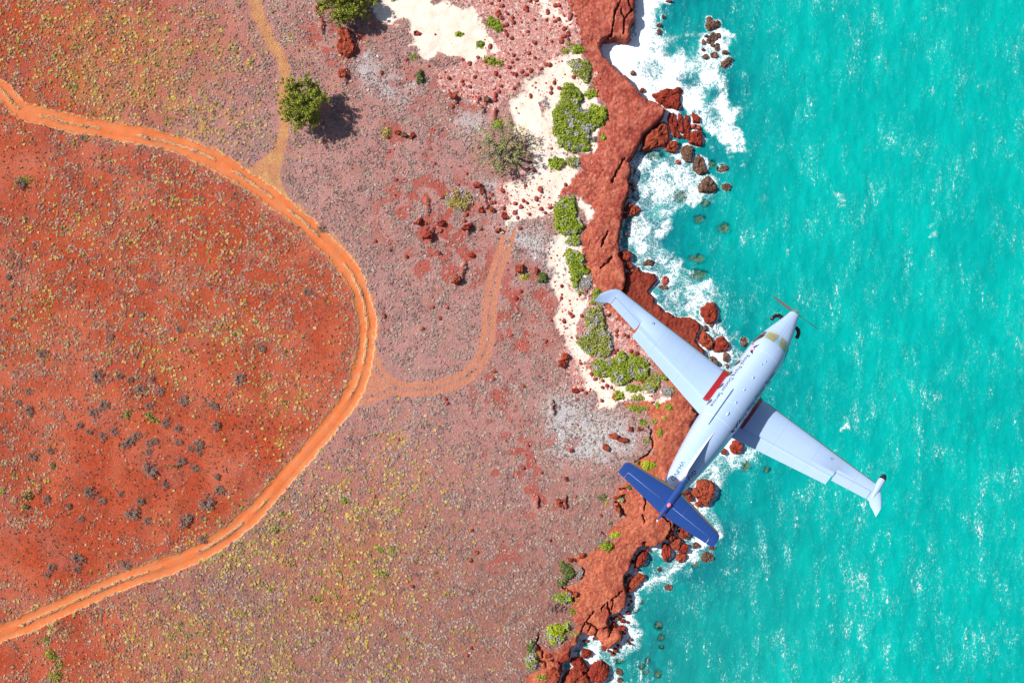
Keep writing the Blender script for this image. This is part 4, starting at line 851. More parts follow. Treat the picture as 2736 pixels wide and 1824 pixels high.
S(ell(K4, 904, 1355, 28, 28), 'dark', 'round dark green tuft in a rock nook', .5)
S(ell(K4, 955, 1480, 58, 28, -.3), 'bright', 'slanting lime green shrub on the orange shelf below the tail', .4)
S(K5((930, 130), (1000, 60), (1080, 80), (1105, 150), (1060, 185), (950, 165)), 'green', 'green shrub on the orange shelf, with grey twigs at its left', .6)
S(ell(K5, 950, 85, 50, 36), 'grey', 'grey twiggy brush touching the shrub on the orange shelf', .4, dens=35)
S(K5((530, 280), (600, 290), (680, 370), (710, 430), (640, 490), (560, 540), (500, 570), (495, 520), (560, 450), (520, 340)), 'dark', 'big dark green bush at the inland edge of the orange shelf', .9, dens=80)
S(ell(K5, 740, 415, 50, 62), 'grey', 'grey twigs fringing the big dark green bush', .4, dens=40)
S(ell(K5, 560, 672, 112, 60), 'green', 'broad green bush above the dark twiggy one', .7, grey=.2)
S(ell(K5, 495, 770, 110, 60), 'twig', 'dark leafless twiggy bush beneath the broad green one', .6, dens=40)
S(ell(K5, 655, 812, 36, 30), 'green', 'small green clump right of the dark twiggy bush', .4)
S(ell(K5, 705, 708, 22, 16), 'bright', 'tiny lime tuft in the rock cleft above the small clump', .3)
S(K5((400, 960), (480, 930), (560, 960), (620, 910), (655, 990), (600, 1030), (570, 1045), (600, 1100), (560, 1160), (450, 1160), (390, 1100), (385, 1020)), 'bright', 'lime green ring-shaped shrub with a grey middle', .6, grey=.25)
S(ell(K5, 680, 1055, 36, 22), 'olive', 'pale olive tuft on red rock right of the ring-shaped shrub', .3)
S(ell(K5, 235, 1180, 54, 72), 'dark', 'dark olive bush above the grey-green one at the bottom', .7, grey=.15)
S(ell(K5, 240, 1330, 76, 105), 'olive', 'tall grey-green bush near the bottom edge', .7, grey=.4)
S(ell(K5, 340, 1500, 60, 40), 'green', 'leafy sprawling shrub on red rocks at the bottom edge', .5, dens=34)
S(ell(G7, 540, 1260, 80, 60, .7), 'green', 'dark leafy bush near the bottom left, upper of two', .7, dens=34)
S(ell(G7, 590, 1490, 70, 70), 'green', 'dark leafy bush near the bottom left, lower of two', .7, dens=34)
S(ell(G7, 620, 1370, 70, 60), 'olive', 'thin olive scrub between the two leafy bushes at bottom left', .4, dens=26)
S(ell(G4, 1590, 450, 100, 26, .5), 'olive', 'long olive green streak of bush in the bare red soil', .5, dens=135)
S(ell(G4, 1330, 420, 44, 46), 'olive', 'round olive bush left of the long green streak', .45, dens=34)
S(ell(G4, 560, 955, 30, 40), 'dark', 'small dark green bush on bare orange soil', .5, dens=40)
S(ell(G4, 1850, 955, 92, 22, -.2), 'dark', 'long green and black bush with a sunlit top in red soil', .6, dens=60)
S(ell(G2, 1270, 600, 150, 130), 'yellow', 'yellow and green bush with a grey twiggy heart in the stony field', .9, grey=.33, dens=42)
S(ell(G1, 910, 1400, 60, 70), 'yellow', 'yellow grass bush left of the row of three stones', .4, dens=26)
S(ell(G1, 1000, 130 - 130, 40, 14), 'green', 'sliver of green foliage at the top edge right of the top tree', .4)
S(ell(G7, 490, 1120, 60, 50), 'olive', 'mottled olive bush just below the orange track at bottom left', .5, dens=34)
S(ell(G4, 30, 1220, 40, 34), 'bright', 'lime green bush at the left edge of the photo', .5, dens=44)
S(ell(G4, 300, 1270, 66, 46), 'dark', 'dark green scrub right of the lime bush at the left edge', .5, dens=36)
S(ell(G4, 285, 1380, 50, 40), 'dark', 'round dark scrub directly below another one near the left edge', .5, dens=36)
S(ell(G3, 270, 1500, 110, 60), 'olive', 'wide low olive scrub at the left, inside the loop of the track', .4, dens=30)
S(ell(G5, 130, 640, 60, 50), 'olive', 'olive bush below the orange track, leftmost of the grassy slope', .45, dens=36)
S(ell(G5, 860, 340, 46, 42), 'green', 'green bush in the yellow grass right of the track', .45, dens=36)
S(ell(G5, 1360, 845, 46, 46), 'olive', 'olive bush, right of a green pair in the dry slope', .45, dens=36)
S(ell(G5, 1240, 860, 36, 34), 'green', 'green bush, left of a pair in the dry slope', .45, dens=36)
S(ell(G5, 1260, 1090, 90, 40, .4), 'olive', 'olive streak of bush in the lower dry slope', .45, dens=36)
S(ell(G5, 590, 1370, 50, 44), 'green', 'green bush in yellow grass near the bottom of the slope', .45, dens=36)
# leafless dark bushes on the bare soil: one built, the rest copied
tw = [(1085, 650, 45), (1300, 740, 40), (1360, 700, 46), (1430, 640, 44), (1570, 720, 40), (1630, 690, 36), (1560, 810, 34), (1880, 710, 44), (2090, 720, 50), (2090, 800, 40), (1590, 1000, 56), (1930, 270, 46),
      (1870, 580 - 20, 44), (2240, 320, 40), (1480, 150, 50), (1090, 320, 42), (980, 395, 36), (1370, 50, 40), (1600, 40, 46), (940, 600, 34), (1200, 600, 46), (1740, 510, 48), (2270, 530, 60), (1910, 900, 50), (2000, 770, 40),
      (1740, 1150, 42), (1400, 1450, 56), (1080, 1320, 40), (950, 1230, 56), (1270, 1250, 30), (1480, 1320, 44), (2180, 1340, 60), (2300, 1200, 60), (2130, 1500, 40), (1950, 1520, 60), (1550, 1530, 44), (860, 1500, 40), (500, 1300, 44),
      (740, 1370, 46), (300, 120 + 60, 34), (190, 290, 40), (310, 370, 50), (350, 860, 46), (530, 800, 34), (2050, 980, 40), (2280, 1060, 44), (1680, 180, 44), (1560, 330, 34), (840, 530, 36), (1030, 20, 54), (1260, 10, 40)]
tw = [(u / 3.92, 1000 + v / 3.92, r) for u, v, r in tw] + [(820 / 3.92, 1424 + 255 / 3.92, 70), (810 / 3.92, 1424 + 370 / 3.92, 56), (550 / 3.92, 1424 + 350 / 3.92, 50), (2130 / 3.92, 1424 + 60 / 3.92, 60),
      (1330 / 3.92, 1424 + 330 / 3.92, 50), (510 / 3.92, 1424 + 430 / 3.92, 34), (60, 490, 60), (225, 370, 44), (860, 610, 34), (820, 780, 40), (560, 760, 36), (480, 880, 40), (300, 900, 36), (25, 740, 50), (115, 945, 44), (380, 840, 40), (700, 930, 40), (640, 1010, 44)]
def twig_bush():
    t = empty('twiggy_bush'); r = np.random.default_rng(5); tb = Tubes(); pts = []
    for i in range(26):
        a = r.uniform(0, 6.28); l = r.uniform(.5, 1.0); e = np.array([math.cos(a) * l, math.sin(a) * l, r.uniform(.25, .7)])
        tb.tube([(0, 0, 0), e * .5 + r.normal(0, .05, 3), e], [.05, .035, .012], 4)
        for k in range(3):
            e2 = e + np.array([r.normal(0, .25), r.normal(0, .25), r.uniform(0, .15)]); tb.tube([e * .6, e2], [.025, .01], 4); pts.append(e2)
    tb.build('stem', M_TWIG, t)
    P = np.concatenate([np.array(pts) + r.normal(0, .1, (len(pts), 3)) for _ in range(3)]); P[:, 2] = np.abs(P[:, 2])
    c = np.array(PAL['twig'] + [(.26, .14, .12), (.36, .22, .19), (.22, .20, .07)])[r.integers(0, 6, len(P))]
    V, F, cc = leaves(P, .13, c, r); mesh_np('foliage', V, F, M_LEAF, t, col={'col': cc}); return t
m_, nt_, bs_ = new_mat('twig'); n_ = N(nt_); n_.lk(n_.mix(n_.noise(n_.geo(), 9), (.17, .10, .10), (.32, .22, .21)), bs_.inputs['Base Color']); bs_.inputs['Roughness'].default_value = .95; M_TWIG = m_
tb0 = twig_bush(); TWL = 'dark purple-brown leafless bush on the red soil inside the loop of the track'
setp(tb0, TWL, 'bush', 'dark leafless bushes on the red soil')
for i, (px, py, r) in enumerate(tw):
    o = tb0
    if i:
        o = tb0.copy(); C.objects.link(o)
        for ch in tb0.children: c = ch.copy(); C.objects.link(c); c.parent = o
    x, y = wx(px, LANDZ), wy(py, LANDZ); s = r / 3.92 / 15 * 1.0
    o.location = (x, y, float(ground_z(x, y))); s *= RNG.uniform(.65, 1.1); o.scale = (s * RNG.uniform(.7, 1.4), s * RNG.uniform(.7, 1.3), s * .7); o.rotation_euler = (0, 0, RNG.uniform(0, 6.28))

# ------------------------------------------------------------------ trees
def tree(px, py, rad, h, label, pal, seed, nleaf, limbs=11, sparse=False, stretch=(1, 1), name='coastal_tree', trunk_off=(0, 0)):
    r = np.random.default_rng(seed); x, y = wx(px, LANDZ), wy(py, LANDZ); z = float(ground_z(x, y))
    t = empty(name, (x, y, z)); setp(t, label, 'tree'); tb = Tubes(); ends = []; kk = 1.5 if sparse else 1.0
    tx, ty = trunk_off; fork = np.array([tx * .6, ty * .6, h * .32])
    tb.tube([(tx, ty, -.3), (tx * .8, ty * .8, h * .16), fork], [.24, .19, .16], 8)
    for i in range(limbs):
        a = 2 * math.pi * i / limbs + r.uniform(-.35, .35); l = rad * r.uniform(.55, .95)
        e = np.array([math.cos(a) * l * stretch[0], math.sin(a) * l * stretch[1], h * (1.0 - .42 * (l / rad) ** 2) * r.uniform(.78, .98)])
        mid = fork + (e - fork) * .5 + np.array([r.normal(0, .2), r.normal(0, .2), .25])
        tb.tube([fork, mid, e], [.16 * kk, .10 * kk, .03 * kk], 6); ends.append(e)
        for k in range(4):
            b = fork + (e - fork) * r.uniform(.45, .9); e2 = b + np.array([r.normal(0, rad * .22), r.normal(0, rad * .22), r.uniform(.1, h * .22)])
            tb.tube([b, (b + e2) / 2 + r.normal(0, .08, 3), e2], [.05 * kk, .035 * kk, .014 * kk], 5); ends.append(e2)
    ends.append(np.array([0, 0, h])); tb.build('trunk', M_BARK, t)
    E = np.array(ends); m = len(E); per = nleaf // m; P = []; cl = []
    for e in E:
        sub = 7 if not sparse else 4
        for q in range(sub):
            cc = e + r.normal(0, 1, 3) * np.array([rad * .13, rad * .13, h * .07]); k = per // sub
            g = r.normal(0, 1, (k, 3)); g /= np.linalg.norm(g, axis=1)[:, None]; rr = (rad * .10 if not sparse else rad * .075) * r.random((k, 1)) ** .45 * r.uniform(.7, 1.3)
            P.append(cc + g * rr * np.array([1, 1, .7])); tone = r.uniform(.7, 1.3); ci = r.integers(0, len(PAL[pal]), k); cl.append(np.array(PAL[pal])[ci] * tone)
    P = np.concatenate(P); cl = np.concatenate(cl)
    V, F, c = leaves(P, .135, np.clip(cl, 0, 1), r, up=.3); mesh_np('crown', V, F, M_LEAF, t, col={'col': c}); return t
PAL['gum'] = [(.34, .36, .04), (.24, .27, .04), (.46, .44, .06), (.14, .17, .03)]
PAL['pale'] = [(.34, .36, .10), (.26, .28, .08), (.40, .38, .16)]
tree(818, 292, 4.2, 5.2, 'full leafy green tree beside the branch track, with a large dark shadow', 'gum', 3, 24000, 13)
tree(928, 20, 4.0, 4.6, 'leafy green tree cut by the top edge, shading the edge of white sand', 'gum', 8, 21000, 12, stretch=(1.15, .95))
tree(1340, 405, 5.0, 4.4, 'sparse pale tree with bare grey branches beside the sand strip', 'pale', 14, 3600, 13, sparse=True, stretch=(1.0, 1.0), name='sparse_tree')

# ------------------------------------------------------------------ sea
SXA = axis(8, 96, 8, 96, .24, .3, 420); SXA = SXA[SXA > 0]
SYA = axis(-66, 66, -64, 64, .24, .3, 420)
SX, SY = np.meshgrid(SXA, SYA); X = SX.ravel(); Y = SY.ravel(); PX = X * SRC + 1368; PY = -Y * SRC + 912
def dist_land(PX, PY):
    d = segd(PX, PY, COAST); ins = inside(PX, PY, LAND); return np.where(ins, -d, d)
dl = dist_land(PX, PY); dlow = -sdp(PX, PY, LOW); dl = np.where(dlow < 60, np.minimum(dl, dlow + 2), dl)
F_full = DP((1462, -400), (1575, -400), (1565, 0), (1530, 30), (1610, 60), (1650, 20), (1680, 60), (1697, 110), (1668, 160), (1700, 225), (1722, 290), (1727, 360), (1715, 398), (1650, 350), (1618, 330), (1600, 300), (1560, 240), (1470, 190), (1400, 145), (1385, 90), (1455, 85))
wxn = (fbm(PX / 30, PY / 30, 3, 301) - .5) * 50; wyn = (fbm(PX / 30, PY / 30, 3, 302) - .5) * 50
wx2 = wxn + (fbm(PX / 11, PY / 11, 3, 311) - .5) * 34; wy2 = wyn + (fbm(PX / 11, PY / 11, 3, 312) - .5) * 34
foam = ss(-34, 44, sdp(PX + wx2, PY + wy2, F_full)) * .98; foam = np.maximum(foam, ss(-2, 14, sdp(PX, PY, F_full)) * ss(110, 40, dl) * .98)
hole = blob(PX, PY, [(1800, 60, 66, 56, .62), (1870, 40, 60, 40, .5), (1735, 190, 46, 46, .36), (1840, 110, 40, 60, .3), (1800, 120, 40, 40, .4), (1740, 130, 24, 30, .3), (1705, 178, 22, 30, .3), (1835, 215, 40, 30, .35), (1760, 250, 40, 16, .25), (1900, 260, 30, 60, .3), (1560 * 1.163, 90 * 1.163, 40, 30, .4)])
foam = np.clip(foam - hole * 1.1 - .24 * ss(40, 150, dl) * ss(.35, .65, fbm(PX / 26, PY / 26, 3, 341)) - .12 * ss(30, 90, dl), 0, 1)
mid = [DP((1450, 340), (1600, 345), (1645, 420), (1650, 465), (1560, 480), (1530, 545), (1570, 600), (1640, 650), (1655, 700), (1600, 760), (1550, 700), (1500, 640), (1450, 600), (1436, 540), (1450, 450)),
       DP((1600, 700), (1665, 735), (1710, 800), (1745, 835), (1720, 900), (1660, 870), (1620, 800)),
       DP((1690, 990), (1745, 1030), (1730, 1070), (1680, 1100), (1640, 1140), (1660, 1200), (1640, 1240), (1560, 1250), (1570, 1130), (1640, 1040))]
foam = np.maximum(foam, .80 * ss(70, 10, dl) * (PY < 330) * (PY > 100)); foam = np.maximum(foam, (.47 + .16 * ss(.42, .62, fbm(PX / 30, PY / 30, 3, 351))) * ss(-26, 24, maxsd(PX + wxn, PY + wyn, mid)))
foam = np.maximum(foam, blob(PX + wxn, PY + wyn, [(1815, 470, 44, 54, .66), (1770, 540, 60, 26, .60), (1800, 800, 60, 70, .56), (1700, 760, 34, 50, .5), (1930, 940, 40, 46, .9), (1885, 880, 24, 40, .7), (2000, 960, 30, 30, .6),
                                      (1960, 1195, 46, 34, 1.), (1990, 1240, 40, 40, .6), (1900, 1280, 40, 40, .55), (1870, 1440, 46, 22, .85), (1840, 1480, 50, 24, .8), (1900, 1330, 24, 60, .5), (1680, 1700, 40, 30, .8), (1590, 1740, 36, 40, .85), (1640, 1810, 30, 40, .7), (1530, 1745, 20, 26, .8),
                                      (1690, 1600, 34, 50, .7), (1790, 1520, 50, 40, .55), (1740, 1560, 40, 40, .5), (1680, 1660, 26, 40, .8), (1650, 1650, 20, 16, .9), (1650, 1720, 26, 26, .8), (1560, 1700, 20, 16, .8),
                                      (2242, 520, 16, 16, .5), (2245, 540, 16, 10, .5), (2490, 640, 22, 18, .5), (2480, 605, 16, 8, .5), (2262, 1140, 10, 22, .62), (2236, 1195, 9, 16, .5), (2280, 1100, 9, 12, .45), (2250, 365, 12, 10, .4), (1600, 1824, 40, 30, .7)]))
lines = [(K5((2200, 20), (2050, 120), (1950, 190), (1880, 260), (1780, 370), (1690, 410), (1620, 470), (1450, 520)), 12, .62), (K5((1690, 410), (1680, 500), (1660, 560), (1620, 600)), 10, .52),
         (K5((1260, 700), (1300, 800), (1250, 860), (1150, 900), (1260, 960), (1300, 1060), (1350, 1180), (1200, 1250), (1080, 1300), (1080, 1400), (1040, 1568)), 16, .52),
         (K4((1900, 1200), (1990, 1260), (2050, 1400), (2060, 1480)), 14, .5), (K4((2000, 700), (1900, 830), (1800, 900), (1740, 960)), 10, .58), (K2((1130, 1100), (1250, 1150), (1450, 1150), (1620, 1350), (1750, 1400)), 14, .52)]
for L, r, a in lines: foam = np.maximum(foam, a * ss(r * 2.2, 0, segd(PX + wxn * .4, PY + wyn * .4, L)))
foam = np.maximum(foam, .66 * ss(9, 0, dl)); foam = np.maximum(foam, .49 * ss(85, 5, dl) * (PY > 330) * (.75 + .35 * fbm(PX / 40, PY / 40, 2, 352)))
for x, y, r, tp in WR:
    k = (np.abs(PX - x) < 60) & (np.abs(PY - y) < 60); d = np.hypot(PX[k] - x, PY[k] - y) - r
    foam[k] = np.maximum(foam[k], (.60 if tp > .2 else .48) * ss(11, 0, d))
sub = np.zeros(len(PX))
for x, y, a, b in SB:
    k = (np.abs(PX - x) < 80) & (np.abs(PY - y) < 80); q = np.hypot((PX[k] - x) / (a + 3), (PY[k] - y) / (b + 3)); sub[k] = np.maximum(sub[k], ss(1.12, .45, q + (fbm(PX[k] / 9, PY[k] / 9, 2, 9) - .5) * .9))
shore = ss(480, 0, dl) ** 1.2 * (.55 + .75 * fbm(PX / 70, PY / 70, 3, 331))            # darker, bluer inshore water
bot = ss(1200, 1824, PY) * ss(700, 60, dl)   # greener towards the bottom
wave = (fbm(X / 3.2, Y / 6.5, 3, 401) - .5) * .34 + (fbm(X / 1.1, Y / 2.0, 2, 402) - .5) * .12
wave = wave * ss(-5, 20, dl) + .22 * foam * (fbm(X / .9, Y / .9, 3, 403) - .2) * ss(2, 18, dl)
wave = np.where((np.abs(X) < 110) & (np.abs(Y) < 80), wave, wave * .3)
wave += -.12
def sea_material():
    m, nt, bs = new_mat('sea_water'); n = N(nt); P = n.geo()
    sa = n.attr('sa'); S_ = n.sep(sa.outputs['Color']); fo, sh, gr, sb = S_[0], S_[1], S_[2], sa.outputs['Alpha']
    big = n.noise(n.mapping(P, (1, .6, 1), (0, 0, .25)), .11, 4, .6); med = n.noise(n.mapping(P, (1, .6, 1), (0, 0, .35)), .7, 5, .68, .7)
    c = n.mix(n.rng(big, .33, .66), (.0, .385, .335), (.0, .325, .295))
    c = n.mix(n.m('MINIMUM', n.m('MULTIPLY', sh, .95), 1.0), c, (.002, .125, .165))
    c = n.mix(n.m('MULTIPLY', n.rng(n.noise(P, .28, 3, .6), .5, .66), n.m('MULTIPLY', sh, .65)), c, (.0, .33, .30))
    c = n.mix(n.m('MULTIPLY', gr, .35), c, (.02, .24, .20))
    c = n.mix(n.m('MULTIPLY', n.rng(med, .52, .72), .15), c, (.02, .46, .40))
    c = n.mix(n.m('MULTIPLY', n.rng(med, .46, .32), .22), c, (.0, .22, .235))
    # foam lace
    wp = n.nt.nodes.new('ShaderNodeVectorMath'); wp.operation = 'ADD'; n.lk(P, wp.inputs[0])
    sc = n.nt.nodes.new('ShaderNodeVectorMath'); sc.operation = 'SCALE'; n.lk(n.noise(P, .9, 3, .6, 0, True), sc.inputs[0]); sc.inputs['Scale'].default_value = 1.3; n.lk(sc.outputs[0], wp.inputs[1])
    w2 = n.nt.nodes.new('ShaderNodeVectorMath'); w2.operation = 'SCALE'; n.lk(n.noise(P, .30, 3, .55, 0, True), w2.inputs[0]); w2.inputs['Scale'].default_value = 5.0
    w3 = n.nt.nodes.new('ShaderNodeVectorMath'); w3.operation = 'ADD'; n.lk(wp.outputs[0], w3.inputs[0]); n.lk(w2.outputs[0], w3.inputs[1]); W = w3.outputs[0]
    vo = n.voro(W, 1.15, 'DISTANCE_TO_EDGE'); vo2 = n.voro(W, 2.9, 'DISTANCE_TO_EDGE')
    lace = n.m('MAXIMUM', n.rng(vo, .17, .0), n.m('MULTIPLY', n.rng(vo2, .22, .0), .8))
    nz = n.noise(W, 1.3, 6, .72, .3)
    t = n.m('ADD', n.m('MULTIPLY', lace, .34), n.m('ADD', n.m('MULTIPLY', nz, .50), n.m('MULTIPLY', n.noise(W, .45, 5, .7, .8), .36)))
    fa = n.m('ADD', t, n.m('MULTIPLY', n.m('SUBTRACT', fo, .5), 1.30))
    fmask = n.rng(fa, .54, .94); fmask = n.m('MULTIPLY', fmask, n.rng(fo, .08, .3))
    milky = n.m('MULTIPLY', n.rng(fo, .25, .95), .30)
    c = n.mix(milky, c, (.22, .52, .52))
    # sun glints painted into the water colour as pale flecks in slanting strings
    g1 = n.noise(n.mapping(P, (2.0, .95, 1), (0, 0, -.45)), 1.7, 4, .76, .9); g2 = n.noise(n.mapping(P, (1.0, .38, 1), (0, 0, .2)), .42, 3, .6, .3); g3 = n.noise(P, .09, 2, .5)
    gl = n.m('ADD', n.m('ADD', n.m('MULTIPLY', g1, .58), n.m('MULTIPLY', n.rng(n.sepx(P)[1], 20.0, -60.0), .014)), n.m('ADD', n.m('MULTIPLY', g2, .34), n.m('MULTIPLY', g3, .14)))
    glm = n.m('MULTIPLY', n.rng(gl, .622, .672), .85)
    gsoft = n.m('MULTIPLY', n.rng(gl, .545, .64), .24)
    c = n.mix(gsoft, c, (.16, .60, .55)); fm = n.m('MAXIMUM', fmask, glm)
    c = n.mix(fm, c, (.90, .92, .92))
    n.lk(c, bs.inputs['Base Color']); n.lk(n.rng(fm, 0, 1, .22, .8), bs.inputs['Roughness']); bs.inputs['IOR'].default_value = 1.33
    hb = n.m('ADD', n.m('MULTIPLY', g1, .5), n.m('MULTIPLY', n.noise(n.mapping(P, (1.3, 1.0, 1), (0, 0, -.3)), 3.2, 4, .65), .35))
    n.lk(n.bump(fm, .3, .10, n.bump(hb, .34, .20, n.bump(g2, .25, .5))), bs.inputs['Normal'])
    tr = nt.nodes.new('ShaderNodeBsdfTransparent'); tr.inputs[0].default_value = (.75, .95, .88, 1)
    ms = nt.nodes.new('ShaderNodeMixShader'); f = n.m('MULTIPLY', n.m('MULTIPLY', sb, .80), n.m('SUBTRACT', 1.0, fm)); n.lk(f, ms.inputs[0]); n.lk(bs.outputs[0], ms.inputs[1]); n.lk(tr.outputs[0], ms.inputs[2])
    n.lk(ms.outputs[0], nt.nodes['Material Output'].inputs['Surface']); return m
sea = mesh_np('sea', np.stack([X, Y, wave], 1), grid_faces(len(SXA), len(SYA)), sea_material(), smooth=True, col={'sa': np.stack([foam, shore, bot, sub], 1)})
setp(sea, 'turquoise sea with white surf along the rocks', 'sea', kind='structure')

# ------------------------------------------------------------------ aircraft
#AIRCRAFT
AR = Matrix(((-0.6132, 0.7749, 0.1535), (-0.6663, -0.6117, 0.4265), (0.4244, 0.1592, 0.8914)))
AT = Vector((14.103, 1.602, CAMZ - 39.206))
plane = empty('aircraft'); q_ = AR.to_quaternion(); q_.normalize()
plane.rotation_mode = 'QUATERNION'; plane.rotation_quaternion = q_; plane.location = AT
setp(plane, 'white single-propeller aircraft with blue T-tail flying over the shoreline', 'aircraft')
FS = np.array([  # x, half width, top, bottom, centre
 (.52, .265, .265, -.265, 0), (.75, .31, .30, -.35, 0), (1.0, .37, .34, -.44, 0), (1.5, .50, .41, -.60, 0), (2.0, .63, .47, -.70, 0), (2.35, .71, .52, -.76, 0), (2.6, .76, .60, -.79, 0), (2.85, .80, .73, -.81, 0),
 (3.1, .83, .85, -.84, 0), (3.5, .865, .93, -.86, 0), (4.2, .88, .96, -.88, 0), (5.5, .88, .96, -.88, 0), (7.5, .88, .96, -.88, 0), (8.5, .85, .93, -.84, 0), (9.5, .77, .87, -.66, .08), (10.5, .66, .82, -.42, .18),
 (11.3, .55, .78, -.22, .27), (12.0, .43, .74, -.02, .36), (12.6, .28, .70, .22, .46), (13.0, .17, .68, .38, .53), (13.3, .07, .62, .50, .56)])
def fs(x):
    x = np.asarray(x, float); i = np.clip(np.searchsorted(FS[:, 0], x) - 1, 0, len(FS) - 2); out = []
    t = np.clip((x - FS[i, 0]) / (FS[i + 1, 0] - FS[i, 0]), 0, 1)
    for c in range(1, 5):
        y = FS[:, c]; X = FS[:, 0]; sl = np.gradient(y, X); h = X[i + 1] - X[i]
        lin = y[i] + (y[i + 1] - y[i]) * t
        h00 = 2 * t ** 3 - 3 * t ** 2 + 1; h10 = t ** 3 - 2 * t ** 2 + t; h01 = -2 * t ** 3 + 3 * t ** 2; h11 = t ** 3 - t ** 2
        out.append(.8 * (h00 * y[i] + h10 * h * sl[i] + h01 * y[i + 1] + h11 * h * sl[i + 1]) + .2 * lin)
    return out
def surf(x, th, off=0.0):
    """th from the top, positive to the right (radians)"""
    x, th = np.broadcast_arrays(np.asarray(x, float), np.asarray(th, float)); w, top, bot, zc = fs(x); e = 2 / 2.25
    s, c = np.sin(th), np.cos(th); h = np.where(c > 0, top - zc, zc - bot)
    y = (w + off) * np.sign(s) * np.abs(s) ** e; z = zc + (h + off) * np.sign(c) * np.abs(c) ** e
    return np.stack([x, y, z], -1)
def paint(name, base, rough=.28, extra=None, coat=.4):
    m, nt, bs = new_mat(name); n = N(nt); c = base
    P = n.coord(); f = n.noise(P, 1.4, 4, .6); c = n.mix(n.m('MULTIPLY', n.rng(f, .45, .8), .10), base, tuple(v * .75 for v in base))
    st = n.noise(n.mapping(P, (.5, 5, 2)), 3.0, 3, .6); c = n.mix(n.m('MULTIPLY', n.rng(st, .58, .75), .07), c, (.25, .27, .32))
    if extra: c = extra(n, P, c)
    n.lk(c, bs.inputs['Base Color']); bs.inputs['Roughness'].default_value = rough; bs.inputs['Coat Weight'].default_value = coat; bs.inputs['Coat Roughness'].default_value = .12
    bs.inputs['Specular IOR Level'].default_value = .5; return m
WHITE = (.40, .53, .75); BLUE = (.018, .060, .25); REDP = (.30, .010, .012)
def livery(n, P, c):
    s = n.sepx(P); x, y, z = s[0], s[1], s[2]
    def line(c, pos, wd=.009, col=(.30, .36, .46), f=.7):
        return n.mix(n.m('MULTIPLY', n.rng(n.m('ABSOLUTE', n.m('SUBTRACT', x, pos)), wd, wd * .5), f), c, col)
    c = line(c, 1.52); c = line(c, 2.28, .007); c = line(c, 3.95, .012, (.62, .74, .9)); c = line(c, 4.95, .008); c = line(c, 7.2, .010, (.7, .8, .95)); c = line(c, 8.22, .014, (.72, .82, .96)); c = line(c, 10.6, .008)
    spine = n.m('MULTIPLY', n.m('MULTIPLY', n.rng(n.m('ABSOLUTE', n.m('SUBTRACT', n.m('ABSOLUTE', y), .07)), .008, .004), n.rng(x, 2.26, 2.28)), n.rng(x, 1.53, 1.5))
    ridge = n.m('MULTIPLY', n.m('MULTIPLY', n.rng(n.m('ABSOLUTE', n.m('SUBTRACT', n.m('ABSOLUTE', y), .07)), .009, .004), n.m('GREATER_THAN', x, 1.55)), n.m('MULTIPLY', n.m('LESS_THAN', x, 2.26), n.m('GREATER_THAN', z, 0.0)))
    c = n.mix(n.m('MULTIPLY', ridge, .75), c, (.2, .24, .34))
    k = n.m('MINIMUM', n.m('MAXIMUM', n.m('DIVIDE', n.m('SUBTRACT', .66, z), .62), 0.0), 1.0)
    b = n.m('ADD', x, n.m('MULTIPLY', n.m('POWER', k, .8), 1.25)); c = n.mix(n.rng(b, 12.24, 12.27), c, BLUE)
    r = n.m('ADD', x, n.m('MULTIPLY', z, -2.4)); c = n.mix(n.m('MULTIPLY', n.rng(r, 11.05, 11.08), n.m('GREATER_THAN', x, 9.3)), c, REDP)
    return c
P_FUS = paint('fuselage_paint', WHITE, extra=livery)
def panels(n, P, c):
    s = n.sepx(P); ay = n.m('ABSOLUTE', s[1])
    for yy in (2.62, 4.35, 6.35): c = n.mix(n.m('MULTIPLY', n.rng(n.m('ABSOLUTE', n.m('SUBTRACT', ay, yy)), .010, .005), .5), c, (.22, .29, .42))
    k = n.m('SUBTRACT', s[0], n.m('MULTIPLY', ay, .04))
    for xx in (5.55, 6.25): c = n.mix(n.m('MULTIPLY', n.m('MULTIPLY', n.rng(n.m('ABSOLUTE', n.m('SUBTRACT', k, xx)), .010, .005), .35), n.m('GREATER_THAN', ay, 1.2)), c, (.25, .33, .46))
    soot = n.noise(n.mapping(P, (.25, 6, 1)), 1.6, 4, .6); return n.mix(n.m('MULTIPLY', n.rng(soot, .55, .75), .10), c, (.22, .22, .25))
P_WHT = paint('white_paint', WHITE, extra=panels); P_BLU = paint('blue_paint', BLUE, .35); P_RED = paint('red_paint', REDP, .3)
def plain(name, c, rough=.4, metal=0.0, emis=None):
    m, nt, bs = new_mat(name); n = N(nt); f = n.noise(n.coord(), 6, 3, .6)
    n.lk(n.mix(n.rng(f, .3, .7), c, tuple(v * .8 for v in c)), bs.inputs['Base Color']); bs.inputs['Roughness'].default_value = rough; bs.inputs['Metallic'].default_value = metal
    if emis: bs.inputs['Emission Color'].default_value = emis + (1,); bs.inputs['Emission Strength'].default_value = 1.6
    return m
P_GLS = plain('dark_glass', (.035, .028, .024), .08); P_WS = plain('golden_glass', (.46, .38, .18), .12); P_BOOT = plain('bronze_boot', (.30, .20, .10), .35, .3); P_BLK = plain('black_rubber', (.02, .018, .018), .4)
P_SPN = plain('spinner_metal', (.75, .68, .62), .22, .85); P_EXH = plain('burnt_steel', (.06, .045, .045), .3, .8); P_INK = plain('navy_lettering', (.02, .03, .10), .5); P_MRK = plain('red_marking', (.6, .03, .05), .5)
P_BLADE = plain('blade_paint', (.10, .09, .09), .45)
